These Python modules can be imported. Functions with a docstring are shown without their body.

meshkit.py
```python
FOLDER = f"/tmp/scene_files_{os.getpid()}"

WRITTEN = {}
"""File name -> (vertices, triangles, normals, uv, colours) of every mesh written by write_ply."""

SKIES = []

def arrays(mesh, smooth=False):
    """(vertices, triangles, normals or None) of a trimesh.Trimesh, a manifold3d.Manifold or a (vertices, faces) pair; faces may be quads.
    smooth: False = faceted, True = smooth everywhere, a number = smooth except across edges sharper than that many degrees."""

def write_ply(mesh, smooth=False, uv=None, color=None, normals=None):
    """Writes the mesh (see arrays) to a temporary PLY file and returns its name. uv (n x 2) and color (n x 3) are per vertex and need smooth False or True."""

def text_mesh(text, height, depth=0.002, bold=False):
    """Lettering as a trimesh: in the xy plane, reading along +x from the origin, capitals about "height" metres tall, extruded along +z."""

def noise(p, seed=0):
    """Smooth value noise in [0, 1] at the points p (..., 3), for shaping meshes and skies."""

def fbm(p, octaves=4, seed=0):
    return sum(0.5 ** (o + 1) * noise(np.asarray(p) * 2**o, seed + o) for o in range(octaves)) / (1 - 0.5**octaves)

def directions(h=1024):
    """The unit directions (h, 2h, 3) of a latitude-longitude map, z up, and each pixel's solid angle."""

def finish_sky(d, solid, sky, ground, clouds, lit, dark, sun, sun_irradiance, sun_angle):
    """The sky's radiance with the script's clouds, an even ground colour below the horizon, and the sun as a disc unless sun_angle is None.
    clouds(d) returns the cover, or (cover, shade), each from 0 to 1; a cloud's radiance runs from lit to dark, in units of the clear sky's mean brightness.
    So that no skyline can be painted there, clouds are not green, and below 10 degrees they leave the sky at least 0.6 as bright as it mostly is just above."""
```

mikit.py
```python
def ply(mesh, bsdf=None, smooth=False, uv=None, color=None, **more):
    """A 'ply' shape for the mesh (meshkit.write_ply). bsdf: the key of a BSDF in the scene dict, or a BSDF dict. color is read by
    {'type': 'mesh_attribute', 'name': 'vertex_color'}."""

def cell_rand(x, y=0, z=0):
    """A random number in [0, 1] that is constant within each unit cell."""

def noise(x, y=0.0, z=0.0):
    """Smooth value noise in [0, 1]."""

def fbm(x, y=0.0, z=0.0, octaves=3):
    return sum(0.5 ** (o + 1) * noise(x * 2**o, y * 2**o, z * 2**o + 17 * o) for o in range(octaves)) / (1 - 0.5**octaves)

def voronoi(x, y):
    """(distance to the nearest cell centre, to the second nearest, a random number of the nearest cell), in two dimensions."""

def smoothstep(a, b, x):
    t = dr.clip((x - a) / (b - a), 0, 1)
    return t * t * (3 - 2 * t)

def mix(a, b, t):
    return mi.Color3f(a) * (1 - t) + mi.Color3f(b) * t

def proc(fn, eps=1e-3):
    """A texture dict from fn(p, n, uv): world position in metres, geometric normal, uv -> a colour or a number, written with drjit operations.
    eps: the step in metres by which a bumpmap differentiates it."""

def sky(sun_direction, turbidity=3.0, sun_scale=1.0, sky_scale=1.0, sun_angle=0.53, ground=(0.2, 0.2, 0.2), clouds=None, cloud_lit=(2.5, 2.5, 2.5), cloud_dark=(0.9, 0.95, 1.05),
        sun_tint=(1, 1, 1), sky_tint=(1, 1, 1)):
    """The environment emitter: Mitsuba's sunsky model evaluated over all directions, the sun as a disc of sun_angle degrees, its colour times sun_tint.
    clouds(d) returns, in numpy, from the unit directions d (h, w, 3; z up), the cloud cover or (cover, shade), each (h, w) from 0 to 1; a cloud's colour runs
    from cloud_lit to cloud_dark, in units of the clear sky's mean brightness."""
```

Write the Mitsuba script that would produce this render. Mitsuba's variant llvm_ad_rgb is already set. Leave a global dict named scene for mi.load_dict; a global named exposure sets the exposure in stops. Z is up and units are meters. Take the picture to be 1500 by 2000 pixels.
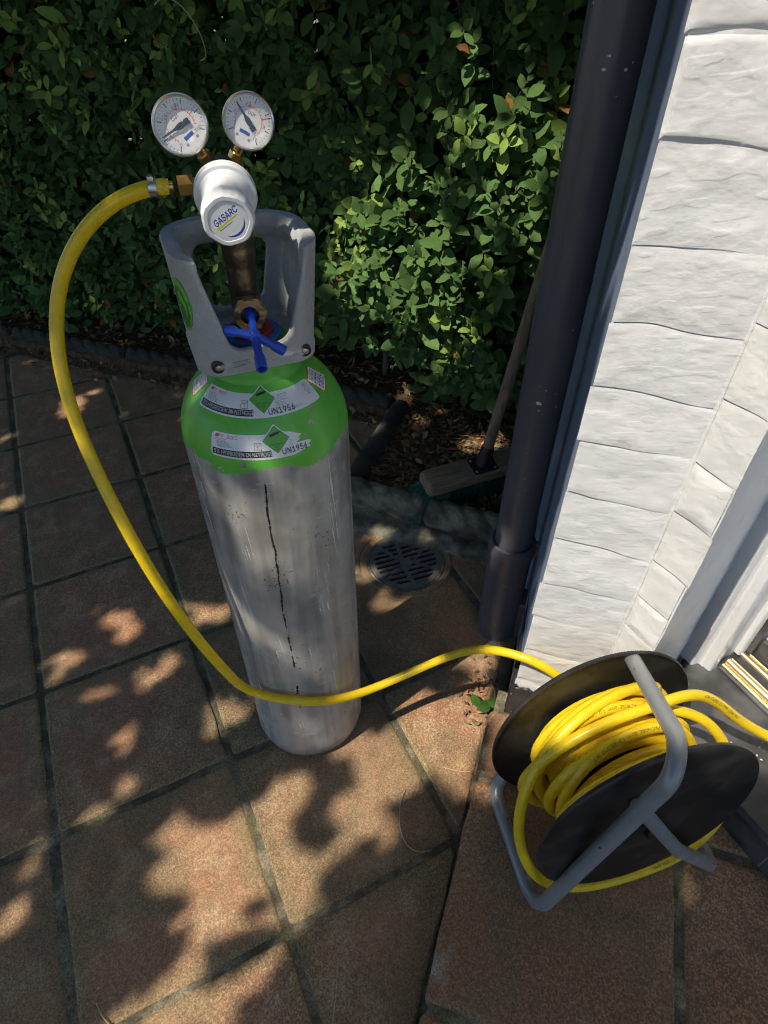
import math, random
import numpy as np, trimesh, drjit as dr, mitsuba as mi, mikit, meshkit
import manifold3d as m3
from shapely.geometry import Polygon, Point, box as sbox, LineString
from shapely import affinity
from shapely.ops import unary_union
from scipy.interpolate import splprep, splev
from mikit import noise, fbm, voronoi, cell_rand, smoothstep, mix

T4 = mi.ScalarTransform4f
rng = np.random.default_rng(7)
random.seed(7)
scene = {'type': 'scene'}
labels = {}

# ------------------------------------------------------------------ camera, sky, exposure
# world: X along the white wall, Y straight into the hedge, Z up, the camera 1.1 m above the paving
YAW, PITCH = math.radians(18.5), math.radians(42.84)
FWD = np.array([-math.sin(YAW) * math.cos(PITCH), math.cos(YAW) * math.cos(PITCH), -math.sin(PITCH)])
CAM = np.array([0, 0, 1.1])
scene['camera'] = {'type': 'perspective', 'fov': 79.36, 'fov_axis': 'y', 'near_clip': 0.01, 'far_clip': 500.0,
                   'to_world': T4().look_at(origin=CAM.tolist(), target=(CAM + FWD).tolist(), up=[0, 0, 1])}
SUN = np.array([-0.3006, -0.4542, 0.8387])
scene['sky'] = mikit.sky(SUN.tolist(), turbidity=3, ground=(0.12, 0.10, 0.08), sun_scale=1.05, sky_scale=1.2, sun_tint=(.93, 1.0, 1.09))
exposure = 2.0

# ------------------------------------------------------------------ helpers
def num(key):
    if key not in scene and key not in labels:
        return key
    k = 1
    while f'{key}_{k:03d}' in scene or f'{key}_{k:03d}' in labels:
        k += 1
    return f'{key}_{k:03d}'

def thing(name, label, cat, group=None):
    k = num(name)
    labels[k] = {'label': label, 'category': cat}
    if group: labels[k]['group'] = group
    return k

def put(name, mesh, bsdf, parent=None, smooth=35, label=None, cat=None, group=None, kind=None, **more):
    k = num(parent + '__' + name if parent else name)
    if mesh.volume < 0 and 'color' not in more: mesh = tm(mesh.vertices, mesh.faces[:, ::-1])
    scene[k] = mikit.ply(mesh, bsdf, smooth, **more)
    d = {}
    if label: d['label'] = label
    if cat: d['category'] = cat
    if group: d['group'] = group
    if kind: d['kind'] = kind
    if d: labels[k] = d
    return k

def cat(*ms): return trimesh.util.concatenate([m for m in ms])
def tm(v, f): return trimesh.Trimesh(np.asarray(v, float), np.asarray(f, int), process=False)
def unit(v):
    v = np.asarray(v, float); return v / np.linalg.norm(v)

def frames(p, closed=False):
    p = np.asarray(p, float)
    t = np.roll(p, -1, 0) - np.roll(p, 1, 0) if closed else np.gradient(p, axis=0)
    t /= np.linalg.norm(t, axis=1, keepdims=True)
    a = np.cross(t[0], [0, 0, 1] if abs(t[0][2]) < .9 else [1, 0, 0]); a /= np.linalg.norm(a)
    A = [a]
    for i in range(1, len(p)):
        a = A[-1] - t[i] * (A[-1] @ t[i]); a /= np.linalg.norm(a); A.append(a)
    A = np.array(A); return t, A, np.cross(t, A)

def tube(p, r, sides=14, closed=False, cap=True):
    p = np.asarray(p, float); n = len(p); r = np.broadcast_to(r, (n,))
    t, A, B = frames(p, closed)
    an = np.arange(sides) * 2 * np.pi / sides
    v = p[:, None] + r[:, None, None] * (np.cos(an)[None, :, None] * A[:, None] + np.sin(an)[None, :, None] * B[:, None])
    v = v.reshape(-1, 3); F = []
    m = n if closed else n - 1
    i, j = np.meshgrid(np.arange(m), np.arange(sides), indexing='ij')
    i2 = (i + 1) % n; j2 = (j + 1) % sides
    q = np.stack([i * sides + j, i * sides + j2, i2 * sides + j2, i2 * sides + j], -1).reshape(-1, 4)
    F = [q[:, [0, 1, 2]], q[:, [0, 2, 3]]]
    if cap and not closed:
        v = np.vstack([v, p[0], p[-1]]); c0, c1 = len(v) - 2, len(v) - 1
        js = np.arange(sides); e = (n - 1) * sides
        F.append(np.stack([np.full(sides, c0), (js + 1) % sides, js], 1))
        F.append(np.stack([np.full(sides, c1), e + js, e + (js + 1) % sides], 1))
    return tm(v, np.vstack(F))

def spline(pts, n=120, closed=False, s=0):
    p = np.asarray(pts, float)
    if closed: p = np.vstack([p, p[:1]])
    tck, _ = splprep(p.T, s=s, per=closed, k=min(3, len(p) - 1))
    u = np.linspace(0, 1, n, endpoint=not closed)
    return np.array(splev(u, tck)).T

def fillet(pts, r, n=8):
    p = [np.asarray(q, float) for q in pts]; out = [p[0]]
    for a, b, c in zip(p[:-2], p[1:-1], p[2:]):
        u, w = unit(a - b), unit(c - b); ang = math.acos(np.clip(u @ w, -1, 1)); d = min(r / math.tan(ang / 2), .48 * np.linalg.norm(a - b), .48 * np.linalg.norm(c - b))
        rr = d * math.tan(ang / 2); cen = b + unit(u + w) * rr / math.sin(ang / 2)
        e1 = b + u * d - cen; e2 = b + w * d - cen; om = math.acos(np.clip(unit(e1) @ unit(e2), -1, 1))
        for k in range(n + 1):
            s = k / n; out.append(cen + (math.sin((1 - s) * om) * e1 + math.sin(s * om) * e2) / math.sin(om))
    out.append(p[-1]); return np.array(out)

def basis(axis, up=(0, 0, 1)):
    z = unit(axis); x = np.cross(up, z)
    x = unit(x) if np.linalg.norm(x) > 1e-6 else np.array([1., 0, 0]); return np.stack([x, np.cross(z, x), z], 1)

def lathe(prof, origin=(0, 0, 0), axis=(0, 0, 1), sides=48, mod=None):
    """prof: (radius, height) pairs along the axis."""
    pr = np.asarray(prof, float); an = np.arange(sides) * 2 * np.pi / sides
    R = pr[:, 0][:, None] * np.ones(sides)
    if mod is not None: R = R * mod(an[None, :], pr[:, 1][:, None], pr[:, 0][:, None])
    v = np.stack([R * np.cos(an), R * np.sin(an), np.repeat(pr[:, 1][:, None], sides, 1)], -1).reshape(-1, 3)
    n = len(pr); i, j = np.meshgrid(np.arange(n - 1), np.arange(sides), indexing='ij'); j2 = (j + 1) % sides
    q = np.stack([i * sides + j, i * sides + j2, (i + 1) * sides + j2, (i + 1) * sides + j], -1).reshape(-1, 4)
    f = np.vstack([q[:, [0, 1, 2]], q[:, [0, 2, 3]]])
    tri = v[f]; ok = np.linalg.norm(np.cross(tri[:, 1] - tri[:, 0], tri[:, 2] - tri[:, 0]), axis=1) > 1e-14
    m = tm(v @ basis(axis).T + np.asarray(origin), f[ok]); return m

def extrude(poly, h, z0=0.0):
    ms = []
    for g in getattr(poly, 'geoms', [poly]):
        if g.area < 1e-9: continue
        m = trimesh.creation.extrude_polygon(g, h, engine='earcut'); m.apply_translation([0, 0, z0]); ms.append(m)
    return cat(*ms)

def place(mesh, origin, x, y=None, z=None):
    m = mesh.copy(); x = unit(x); z = unit(z) if z is not None else unit(np.cross(x, y)); y = np.cross(z, x)
    m.vertices = np.asarray(origin) + m.vertices @ np.stack([x, y, z]); return m

def rbox(sx, sy, sz, r=.003, n=2):
    """A rounded box centred on the origin."""
    s = m3.Manifold.sphere(r, 4 * n); hx, hy, hz = sx / 2 - r, sy / 2 - r, sz / 2 - r
    return m3_tm(m3.Manifold.batch_hull([s.translate((a * hx, b * hy, c * hz)) for a in (-1, 1) for b in (-1, 1) for c in (-1, 1)]))

def m3_tm(m):
    q = m.to_mesh(); return tm(q.vert_properties[:, :3], q.tri_verts)

def grid_mesh(P):
    """P (nu, nv, 3) -> sheet."""
    nu, nv = P.shape[:2]; i, j = np.meshgrid(np.arange(nu - 1), np.arange(nv - 1), indexing='ij')
    q = np.stack([i * nv + j, (i + 1) * nv + j, (i + 1) * nv + j + 1, i * nv + j + 1], -1).reshape(-1, 4)
    return tm(P.reshape(-1, 3), np.vstack([q[:, [0, 1, 2]], q[:, [0, 2, 3]]]))

def nfbm(p, sc, o=3, seed=0): return meshkit.fbm(np.asarray(p) * sc, o, seed) - .5

# ------------------------------------------------------------------ materials
def rgb(*c): return {'type': 'rgb', 'value': list(c)}
def pr(base, rough=.5, **k):
    d = {'type': 'principled', 'base_color': base if isinstance(base, dict) else rgb(*base), 'roughness': rough}
    d.update(k); return d
def two(b): return {'type': 'twosided', 'b': b}
def bump(b, fn, scale, eps=1e-3): return {'type': 'bumpmap', 't': mikit.proc(fn, eps), 'scale': scale, 'b': b}
M = lambda k, d: scene.__setitem__(k, two(d) if d['type'] in ('principled', 'bumpmap', 'blendbsdf') else d)

S45 = math.sqrt(.5)
PITCH_T = .302
def tile_col(p, n, uv):
    u = (p.x + p.y) * S45; v = (p.y - p.x) * S45
    cu, cv = dr.floor((u + .0177) / PITCH_T), dr.floor((v - .2893) / PITCH_T)
    r = cell_rand(cu, cv, 3)
    big = fbm(p.x * 9, p.y * 9, 1.0, 3); mid = fbm(p.x * 34, p.y * 34, 4.0, 3)
    g1 = noise(p.x * 520, p.y * 520, p.z * 500); g2 = noise(p.x * 900 + 9, p.y * 900, 2.0)
    c = mix((.335, .212, .120), (.295, .158, .090), smoothstep(.25, .8, big * .4 + r * .6))
    c = mix(c, (.40, .30, .18), .42 * smoothstep(.5, .72, mid))
    c = mix(c, (.20, .15, .085), .6 * smoothstep(.52, .75, fbm(p.x * 16 + 7, p.y * 16, 3.0, 3)))
    fu = (u + .0177) / PITCH_T - cu; fv = (v - .2893) / PITCH_T - cv
    e = dr.minimum(dr.minimum(fu, 1 - fu), dr.minimum(fv, 1 - fv)) * PITCH_T
    moss = (1 - smoothstep(.008, .045, e + .03 * (mid - .5))) * .7
    c = mix(c, (.22, .17, .09), moss)
    k = .46 + 1.0 * g1 * g1 + .52 * g2
    return c * k * (.80 + .32 * r)
def tile_h(p, n, uv): return noise(p.x * 420, p.y * 420, p.z * 420) * .5 + fbm(p.x * 90, p.y * 90, 0.0, 2)
M('tile', bump(pr({**mikit.proc(tile_col)}, .82, specular=.3), tile_h, .0011, .0008))
def step_col(p, n, uv):
    big = fbm(p.x * 8 + 3, p.y * 8, 1.0, 3); mid = fbm(p.x * 30, p.y * 30, 4.0, 3)
    g1 = noise(p.x * 480, p.y * 480, p.z * 480); g2 = noise(p.x * 900, p.y * 900, 2.0)
    c = mix((.31, .175, .095), (.34, .215, .125), smoothstep(.35, .7, big)); c = mix(c, (.25, .17, .10), .6 * smoothstep(.5, .72, mid))
    c = mix(c, (.50, .42, .32), .8 * smoothstep(.55, .7, fbm(p.x * 20, p.y * 20, 8.0, 2)) * (1 - smoothstep(.0, .03, p.x)))
    return c * (.34 + .75 * g1 * g1 + .32 * g2)
M('step_tile', bump(pr(mikit.proc(step_col), .8, specular=.3), tile_h, .001, .0008))
def mort_col(p, n, uv):
    a = fbm(p.x * 40, p.y * 40, p.z * 40, 3)
    c = mix((.095, .083, .058), (.22, .19, .135), smoothstep(.35, .75, a))
    return mix(c, (.11, .125, .05), .4 * smoothstep(.55, .75, fbm(p.x * 22 + 5, p.y * 22, 1.0, 2))) * (.6 + .8 * noise(p.x * 500, p.y * 500, 0.0))
M('mortar', bump(pr(mikit.proc(mort_col), .95, specular=.1), tile_h, .002))
def soil_col(p, n, uv):
    a = fbm(p.x * 60, p.y * 60, p.z * 60, 3); return mix((.045, .030, .019), (.15, .10, .06), a) * (.6 + .8 * noise(p.x * 300, p.y * 300, 1.0))
M('soil', bump(pr(mikit.proc(soil_col), .95, specular=.1), lambda p, n, uv: fbm(p.x * 90, p.y * 90, 0.0, 3), .012))
def white_col(p, n, uv):
    a = fbm(p.x * 14, p.y * 14, p.z * 14, 3); c = mix((.575, .585, .59), (.64, .645, .64), a)
    return mix(c, (.45, .44, .42), .35 * smoothstep(.62, .8, fbm(p.x * 40, p.y * 40 + 5, p.z * 40, 3)))
def white_h(p, n, uv):
    w = p.x - p.y
    return .32 * fbm(w * 60, p.z * 90, 2.0, 3) + .42 * fbm(w * 150, p.z * 240, 5.0, 3) + .22 * smoothstep(.58, .74, noise((w + .4 * p.z) * 60, (p.z - .2 * w) * 150, 8.0))
M('white_masonry', bump(pr(mikit.proc(white_col), .55, specular=.4), white_h, .0011, .0007))
M('white_wood', bump(pr(mikit.proc(white_col), .4, specular=.5), lambda p, n, uv: fbm(p.x * 160, p.y * 160, p.z * 12, 3), .0005))
def black_col(p, n, uv):
    f = smoothstep(.80, .86, noise(p.x * 260, p.y * 260, p.z * 260) * .55 + .45 * fbm(p.x * 30, p.y * 30, p.z * 30, 2))
    c = mix((.016, .018, .023), (.034, .036, .042), fbm(p.x * 20, p.y * 20, p.z * 20, 2)); return mix(c, (.6, .6, .58), f)
M('black_gloss', bump(pr(mikit.proc(black_col), .3, specular=.6), lambda p, n, uv: fbm(p.x * 30, p.y * 30, p.z * 30, 3), .0015))
def pipe_col(p, n, uv):
    f = smoothstep(.85, .88, noise(p.x * 210, p.y * 210, p.z * 170) * .6 + .4 * noise(p.x * 34, p.y * 34, p.z * 17))
    c = mix((.066, .069, .084), (.100, .099, .114), fbm(p.x * 25, p.y * 25, p.z * 9, 2)); return mix(c, (.62, .62, .62), f)
M('flank_paint', bump(pr(mikit.proc(lambda p, n, uv: mix((.13, .17, .245), (.18, .23, .31), fbm(p.x * 20, p.y * 9, p.z * 9, 3))), .42, specular=.5), lambda p, n, uv: fbm(p.x * 30, p.y * 30, p.z * 30, 3), .0012))
M('pipe_paint', bump(pr(mikit.proc(pipe_col), .36, specular=.6), lambda p, n, uv: fbm(p.x * 50, p.y * 50, p.z * 22, 3), .0009))
def slab_col(p, n, uv):
    f = smoothstep(.80, .85, noise(p.x * 190, p.y * 190, 3.0) * .55 + .45 * fbm(p.x * 18, p.y * 18, 1.0, 2))
    c = mix((.030, .031, .033), (.075, .076, .078), smoothstep(.35, .7, fbm(p.x * 24, p.y * 24, p.z * 24, 3))); return mix(c, (.6, .6, .58), f)
M('black_slab', bump(pr(mikit.proc(slab_col), .5, specular=.5), lambda p, n, uv: fbm(p.x * 120, p.y * 120, p.z * 120, 3), .0012))
CX, CY = -.33, .541
def alu_col(p, n, uv):
    th = dr.atan2(p.y - CY, p.x - CX) * .098
    streak = fbm(th * 70, p.z * 5, 0.0, 3); gr = fbm(th * 24, p.z * 24, 3.0, 3)
    c = mix((.245, .238, .218), (.45, .44, .41), smoothstep(.25, .75, streak * .6 + gr * .5))
    pit = .75 * smoothstep(.79, .83, noise(th * 420, p.z * 420, 1.0) * .62 + .38 * fbm(th * 26 + 3, p.z * 18, 6.0, 2))
    c = mix(c, (.045, .043, .04), pit)
    c = mix(c, (.15, .14, .12), .55 * smoothstep(.48, .75, fbm(th * 34 + 2, p.z * 26, 5.0, 4)) * smoothstep(.50, .66, p.z))
    c = mix(c, (.13, .115, .09), .6 * (1 - smoothstep(.0, .045, p.z + .03 * (noise(th * 90, p.z * 40, 3.0) - .5))))
    tc = th + .098 * 1.20 - .009 * p.z + .006 + .0020 * noise(p.z * 60, 0.0, 0.0) + .0025 * (fbm(p.z * 9, 1.0, 0.0, 2) - .5) * 4 - .004
    w = .0014 * dr.maximum(smoothstep(.40, .46, p.z), smoothstep(.42, .55, noise(p.z * 17 + 3.3, 2.0, 1.0)) * smoothstep(.16, .2, p.z)) * dr.maximum(smoothstep(.22, .42, noise(p.z * 95, 7.0, 3.0)), .75 * smoothstep(.46, .50, p.z)) * (.5 + noise(p.z * 260, 4.0, 0.0))
    seam = (1 - smoothstep(w * .6, w * 1.2, dr.abs(tc))) * smoothstep(.12, .20, p.z) * (1 - smoothstep(.655, .665, p.z))
    c = mix(c, (.02, .019, .017), seam)
    sc = smoothstep(.80, .86, noise(th * 800 + p.z * 60, p.z * 24, 9.0) * .6 + .4 * noise(th * 60, p.z * 9, 2.0)) + .7 * smoothstep(.84, .88, noise(th * 60 - p.z * 30, p.z * 900, 4.0) * .6 + .4 * noise(th * 40, p.z * 20, 7.0))
    return mix(c, (.8, .8, .78), .8 * sc)
def alu_rough(p, n, uv):
    th = dr.atan2(p.y - CY, p.x - CX) * .098
    return .36 + .22 * fbm(th * 40, p.z * 12, 3.0, 3)
def alu_h(p, n, uv):
    th = dr.atan2(p.y - CY, p.x - CX) * .098
    return fbm(th * 40, p.z * 25, 0.0, 3) + .25 * noise(th * 400, p.z * 60, 2.0)
ALU = lambda: bump(pr(mikit.proc(alu_col), {**mikit.proc(alu_rough)}, metallic=.28, specular=.5), alu_h, .0009)
M('aluminium', ALU())
def green_col(p, n, uv):
    a = fbm(p.x * 30, p.y * 30, p.z * 30, 3); return mix((.095, .40, .045), (.14, .50, .06), a)
def worn(p, n, uv):
    th = dr.atan2(p.y - CY, p.x - CX) * .098
    e = fbm(th * 50, p.z * 60, 1.0, 4)
    w = smoothstep(.6735, .6770, p.z - .009 * (e - .5) - .004 * dr.sin(th * 60 + 1.6))
    chip = smoothstep(.66, .72, fbm(th * 130, p.z * 130, 4.0, 3) * .72 + .42 * (1 - smoothstep(.675, .712, p.z)) * fbm(th * 14 + 4.3, 1.0, 1.0, 2))
    spot = smoothstep(.86, .9, noise(th * 330, p.z * 330, 8.0) * .6 + .4 * noise(th * 30, p.z * 30, 2.0))
    return w * (1 - chip) * (1 - spot)
M('shoulder_paint', {'type': 'blendbsdf', 'weight': mikit.proc(worn), 'a': ALU(), 'b': bump(pr(mikit.proc(green_col), .33, specular=.5, clearcoat=.3), alu_h, .0006)})
M('green_paint', pr((.10, .40, .05), .35, specular=.5))
M('guard_plastic', bump(pr(mikit.proc(lambda p, n, uv: mix((.31, .315, .31), (.40, .405, .40), fbm(p.x * 45, p.y * 45, p.z * 45, 3)) * (.92 + .16 * noise(p.x * 600, p.y * 600, p.z * 600))), .48, specular=.45), lambda p, n, uv: fbm(p.x * 250, p.y * 250, p.z * 250, 2), .0004))
M('knob_plastic', pr((.64, .66, .67), .35, specular=.5))
M('paper_white', pr((.68, .69, .70), .4, specular=.5))
M('ink_black', pr((.018, .018, .02), .5))
M('ink_grey', pr((.20, .21, .22), .5))
M('ink_red', pr((.62, .05, .04), .5))
M('ink_pink', pr((.66, .40, .38), .5))
M('ink_blue', pr((.02, .06, .30), .45))
M('ink_green', pr((.10, .38, .045), .42))
M('ink_dark_green', pr((.03, .16, .02), .45))
M('ink_lime', pr((.55, .58, .04), .45))
M('ink_orange', pr((.68, .14, .03), .45))
M('blue_plastic', pr((.015, .06, .42), .32, specular=.5))
M('light_blue_plastic', pr((.02, .17, .50), .35))
M('red_plastic', pr((.40, .03, .025), .45))
M('bronze', bump(pr(mikit.proc(lambda p, n, uv: mix((.12, .095, .062), (.25, .20, .13), fbm(p.x * 70, p.y * 70, p.z * 70, 3))), .36, metallic=.9), lambda p, n, uv: fbm(p.x * 260, p.y * 260, p.z * 260, 2), .0006))
M('gland_metal', bump(pr((.36, .30, .19), .27, metallic=1.0), lambda p, n, uv: fbm(p.x * 300, p.y * 300, p.z * 300, 2), .0003))
M('brass', pr(mikit.proc(lambda p, n, uv: mix((.55, .33, .10), (.75, .50, .20), fbm(p.x * 120, p.y * 120, p.z * 120, 2))), .28, metallic=1.0))
M('bright_brass', bump(pr((.83, .72, .44), .34, metallic=1.0), lambda p, n, uv: fbm((p.x + p.y) * 30, (p.x - p.y) * 400, 1.0, 2), .0003))
M('steel', pr((.55, .55, .54), .3, metallic=1.0))
M('chrome', pr((.62, .62, .60), .2, metallic=.9))
M('dial_paper', pr((.60, .59, .55), .55))
M('glass_pane', {'type': 'thindielectric', 'int_ior': 1.45})
def hose_col(p, n, uv):
    a = fbm(p.x * 60, p.y * 60, p.z * 60, 3); c = mix((.66, .46, .010), (.76, .55, .015), a); return mix(c, (.40, .25, .03), .14 * smoothstep(.6, .75, fbm(p.x * 130, p.y * 130, p.z * 130, 2)))
M('hose_rubber', pr(mikit.proc(hose_col), .34, specular=.5))
def disc_col(p, n, uv):
    a = fbm(p.x * 24, p.y * 24, p.z * 24, 3); c = mix((.010, .010, .010), (.026, .0255, .025), smoothstep(.4, .75, a))
    return mix(c, (.17, .165, .16), .6 * smoothstep(.86, .9, noise((p.x + p.y) * 40, (p.x - p.y) * 500, p.z * 200) * .6 + .4 * a))
M('disc_plastic', bump(pr(mikit.proc(disc_col), .42, specular=.45), lambda p, n, uv: fbm(p.x * 40, p.y * 40, p.z * 40, 3), .001))
def frame_col(p, n, uv):
    a = fbm(p.x * 50, p.y * 50, p.z * 50, 3); c = mix((.20, .215, .225), (.27, .285, .295), a); return mix(c, (.05, .045, .04), smoothstep(.78, .82, fbm(p.x * 90, p.y * 90, p.z * 90, 3)))
M('frame_paint', pr(mikit.proc(frame_col), .34, specular=.5, metallic=.25))
def wood_col(p, n, uv):
    g = fbm(p.x * 160 + p.y * 60, p.y * 160 - p.x * 40, p.z * 14, 3); return mix((.13, .085, .05), (.33, .25, .175), g)
M('grey_wood', bump(pr(mikit.proc(wood_col), .8, specular=.2), lambda p, n, uv: fbm(p.x * 220, p.y * 220, p.z * 18, 3), .0012))
def head_col(p, n, uv):
    s = p.x * .74 + p.y * .67; w = p.y * .74 - p.x * .67
    return mix((.10, .07, .045), (.36, .27, .18), fbm(s * 22, w * 260, p.z * 260, 3))
M('head_wood', bump(pr(mikit.proc(head_col), .85, specular=.2), lambda p, n, uv: fbm((p.x * .74 + p.y * .67) * 22, (p.y * .74 - p.x * .67) * 240, p.z * 240, 3), .0016))
M('green_bristle', pr((.03, .14, .105), .4, specular=.5))
M('iron', pr((.03, .03, .032), .45, metallic=.4))
def conc_col(p, n, uv):
    a = fbm(p.x * 30, p.y * 30, p.z * 30, 4); c = mix((.085, .082, .064), (.28, .26, .20), smoothstep(.3, .75, a)); return mix(c, (.07, .085, .03), .55 * smoothstep(.5, .7, fbm(p.x * 14 + 4, p.y * 14, p.z * 20, 3))) * (.7 + .6 * noise(p.x * 420, p.y * 420, p.z * 420))
M('old_concrete', bump(pr(mikit.proc(conc_col), .92, specular=.15), lambda p, n, uv: fbm(p.x * 130, p.y * 130, p.z * 130, 3), .003))
M('dark_stone', bump(pr(mikit.proc(lambda p, n, uv: mix((.03, .03, .026), (.085, .08, .066), fbm(p.x * 30, p.y * 30, p.z * 30, 4)) * (.7 + .6 * noise(p.x * 420, p.y * 420, p.z * 420))), .95, specular=.1), lambda p, n, uv: fbm(p.x * 130, p.y * 130, p.z * 130, 3), .004))
M('cast_iron', bump(pr(mikit.proc(lambda p, n, uv: mix((.12, .118, .118), (.22, .215, .205), fbm(p.x * 60, p.y * 60, p.z * 60, 3))), .45, specular=.5, metallic=.2), lambda p, n, uv: fbm(p.x * 200, p.y * 200, p.z * 200, 2), .0006))
VC = {'type': 'mesh_attribute', 'name': 'vertex_color'}
M('leaf', {'type': 'principledthin', 'base_color': VC, 'roughness': .27, 'diff_trans': .55, 'eta': 1.45})
M('litter', two(pr(VC, .8, specular=.2)))
M('bark', bump(pr(mikit.proc(lambda p, n, uv: mix((.05, .038, .028), (.14, .11, .08), fbm(p.x * 40, p.y * 40, p.z * 12, 3))), .9), lambda p, n, uv: fbm(p.x * 60, p.y * 60, p.z * 16, 3), .008))
M('twig', pr((.17, .12, .07), .85))
M('straw', pr((.42, .36, .20), .7))

# ------------------------------------------------------------------ ground, paving, step, doorstep
D, N = np.array([S45, -S45, 0]), np.array([S45, S45, 0])
EDGE_X, BED_Y = -.475, 1.035
put('ground', grid_mesh(np.stack(np.meshgrid(np.linspace(-40, 40, 9), np.linspace(-40, 40, 9), [-.03], indexing='ij'), -1)[:, :, 0]), 'mortar', kind='structure', smooth=False, label='mossy mortar ground under the paving')
put('pavement', extrude(Polygon([(-3.4, -1.5), (.02, -1.5), (.02, 1.1), (EDGE_X, 1.1), (EDGE_X, 1.56), (-3.4, 1.56)]).difference(Point(-.271, .9755).buffer(.084, 32)), .03, -.0335), 'mortar', kind='structure', smooth=False, label='diagonally laid terracotta paving with mossy joints')

def rough_ring(poly, step=.035, jit=.0008, rg=rng):
    c = np.array(poly.exterior.coords)[:-1]; out = []
    for a, b in zip(c, np.roll(c, -1, 0)):
        k = max(1, int(np.linalg.norm(b - a) / step))
        for i in range(k): out.append(a + (b - a) * i / k + rg.normal(0, jit, 2) * (1 if i else .3))
    return np.array(out)

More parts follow.
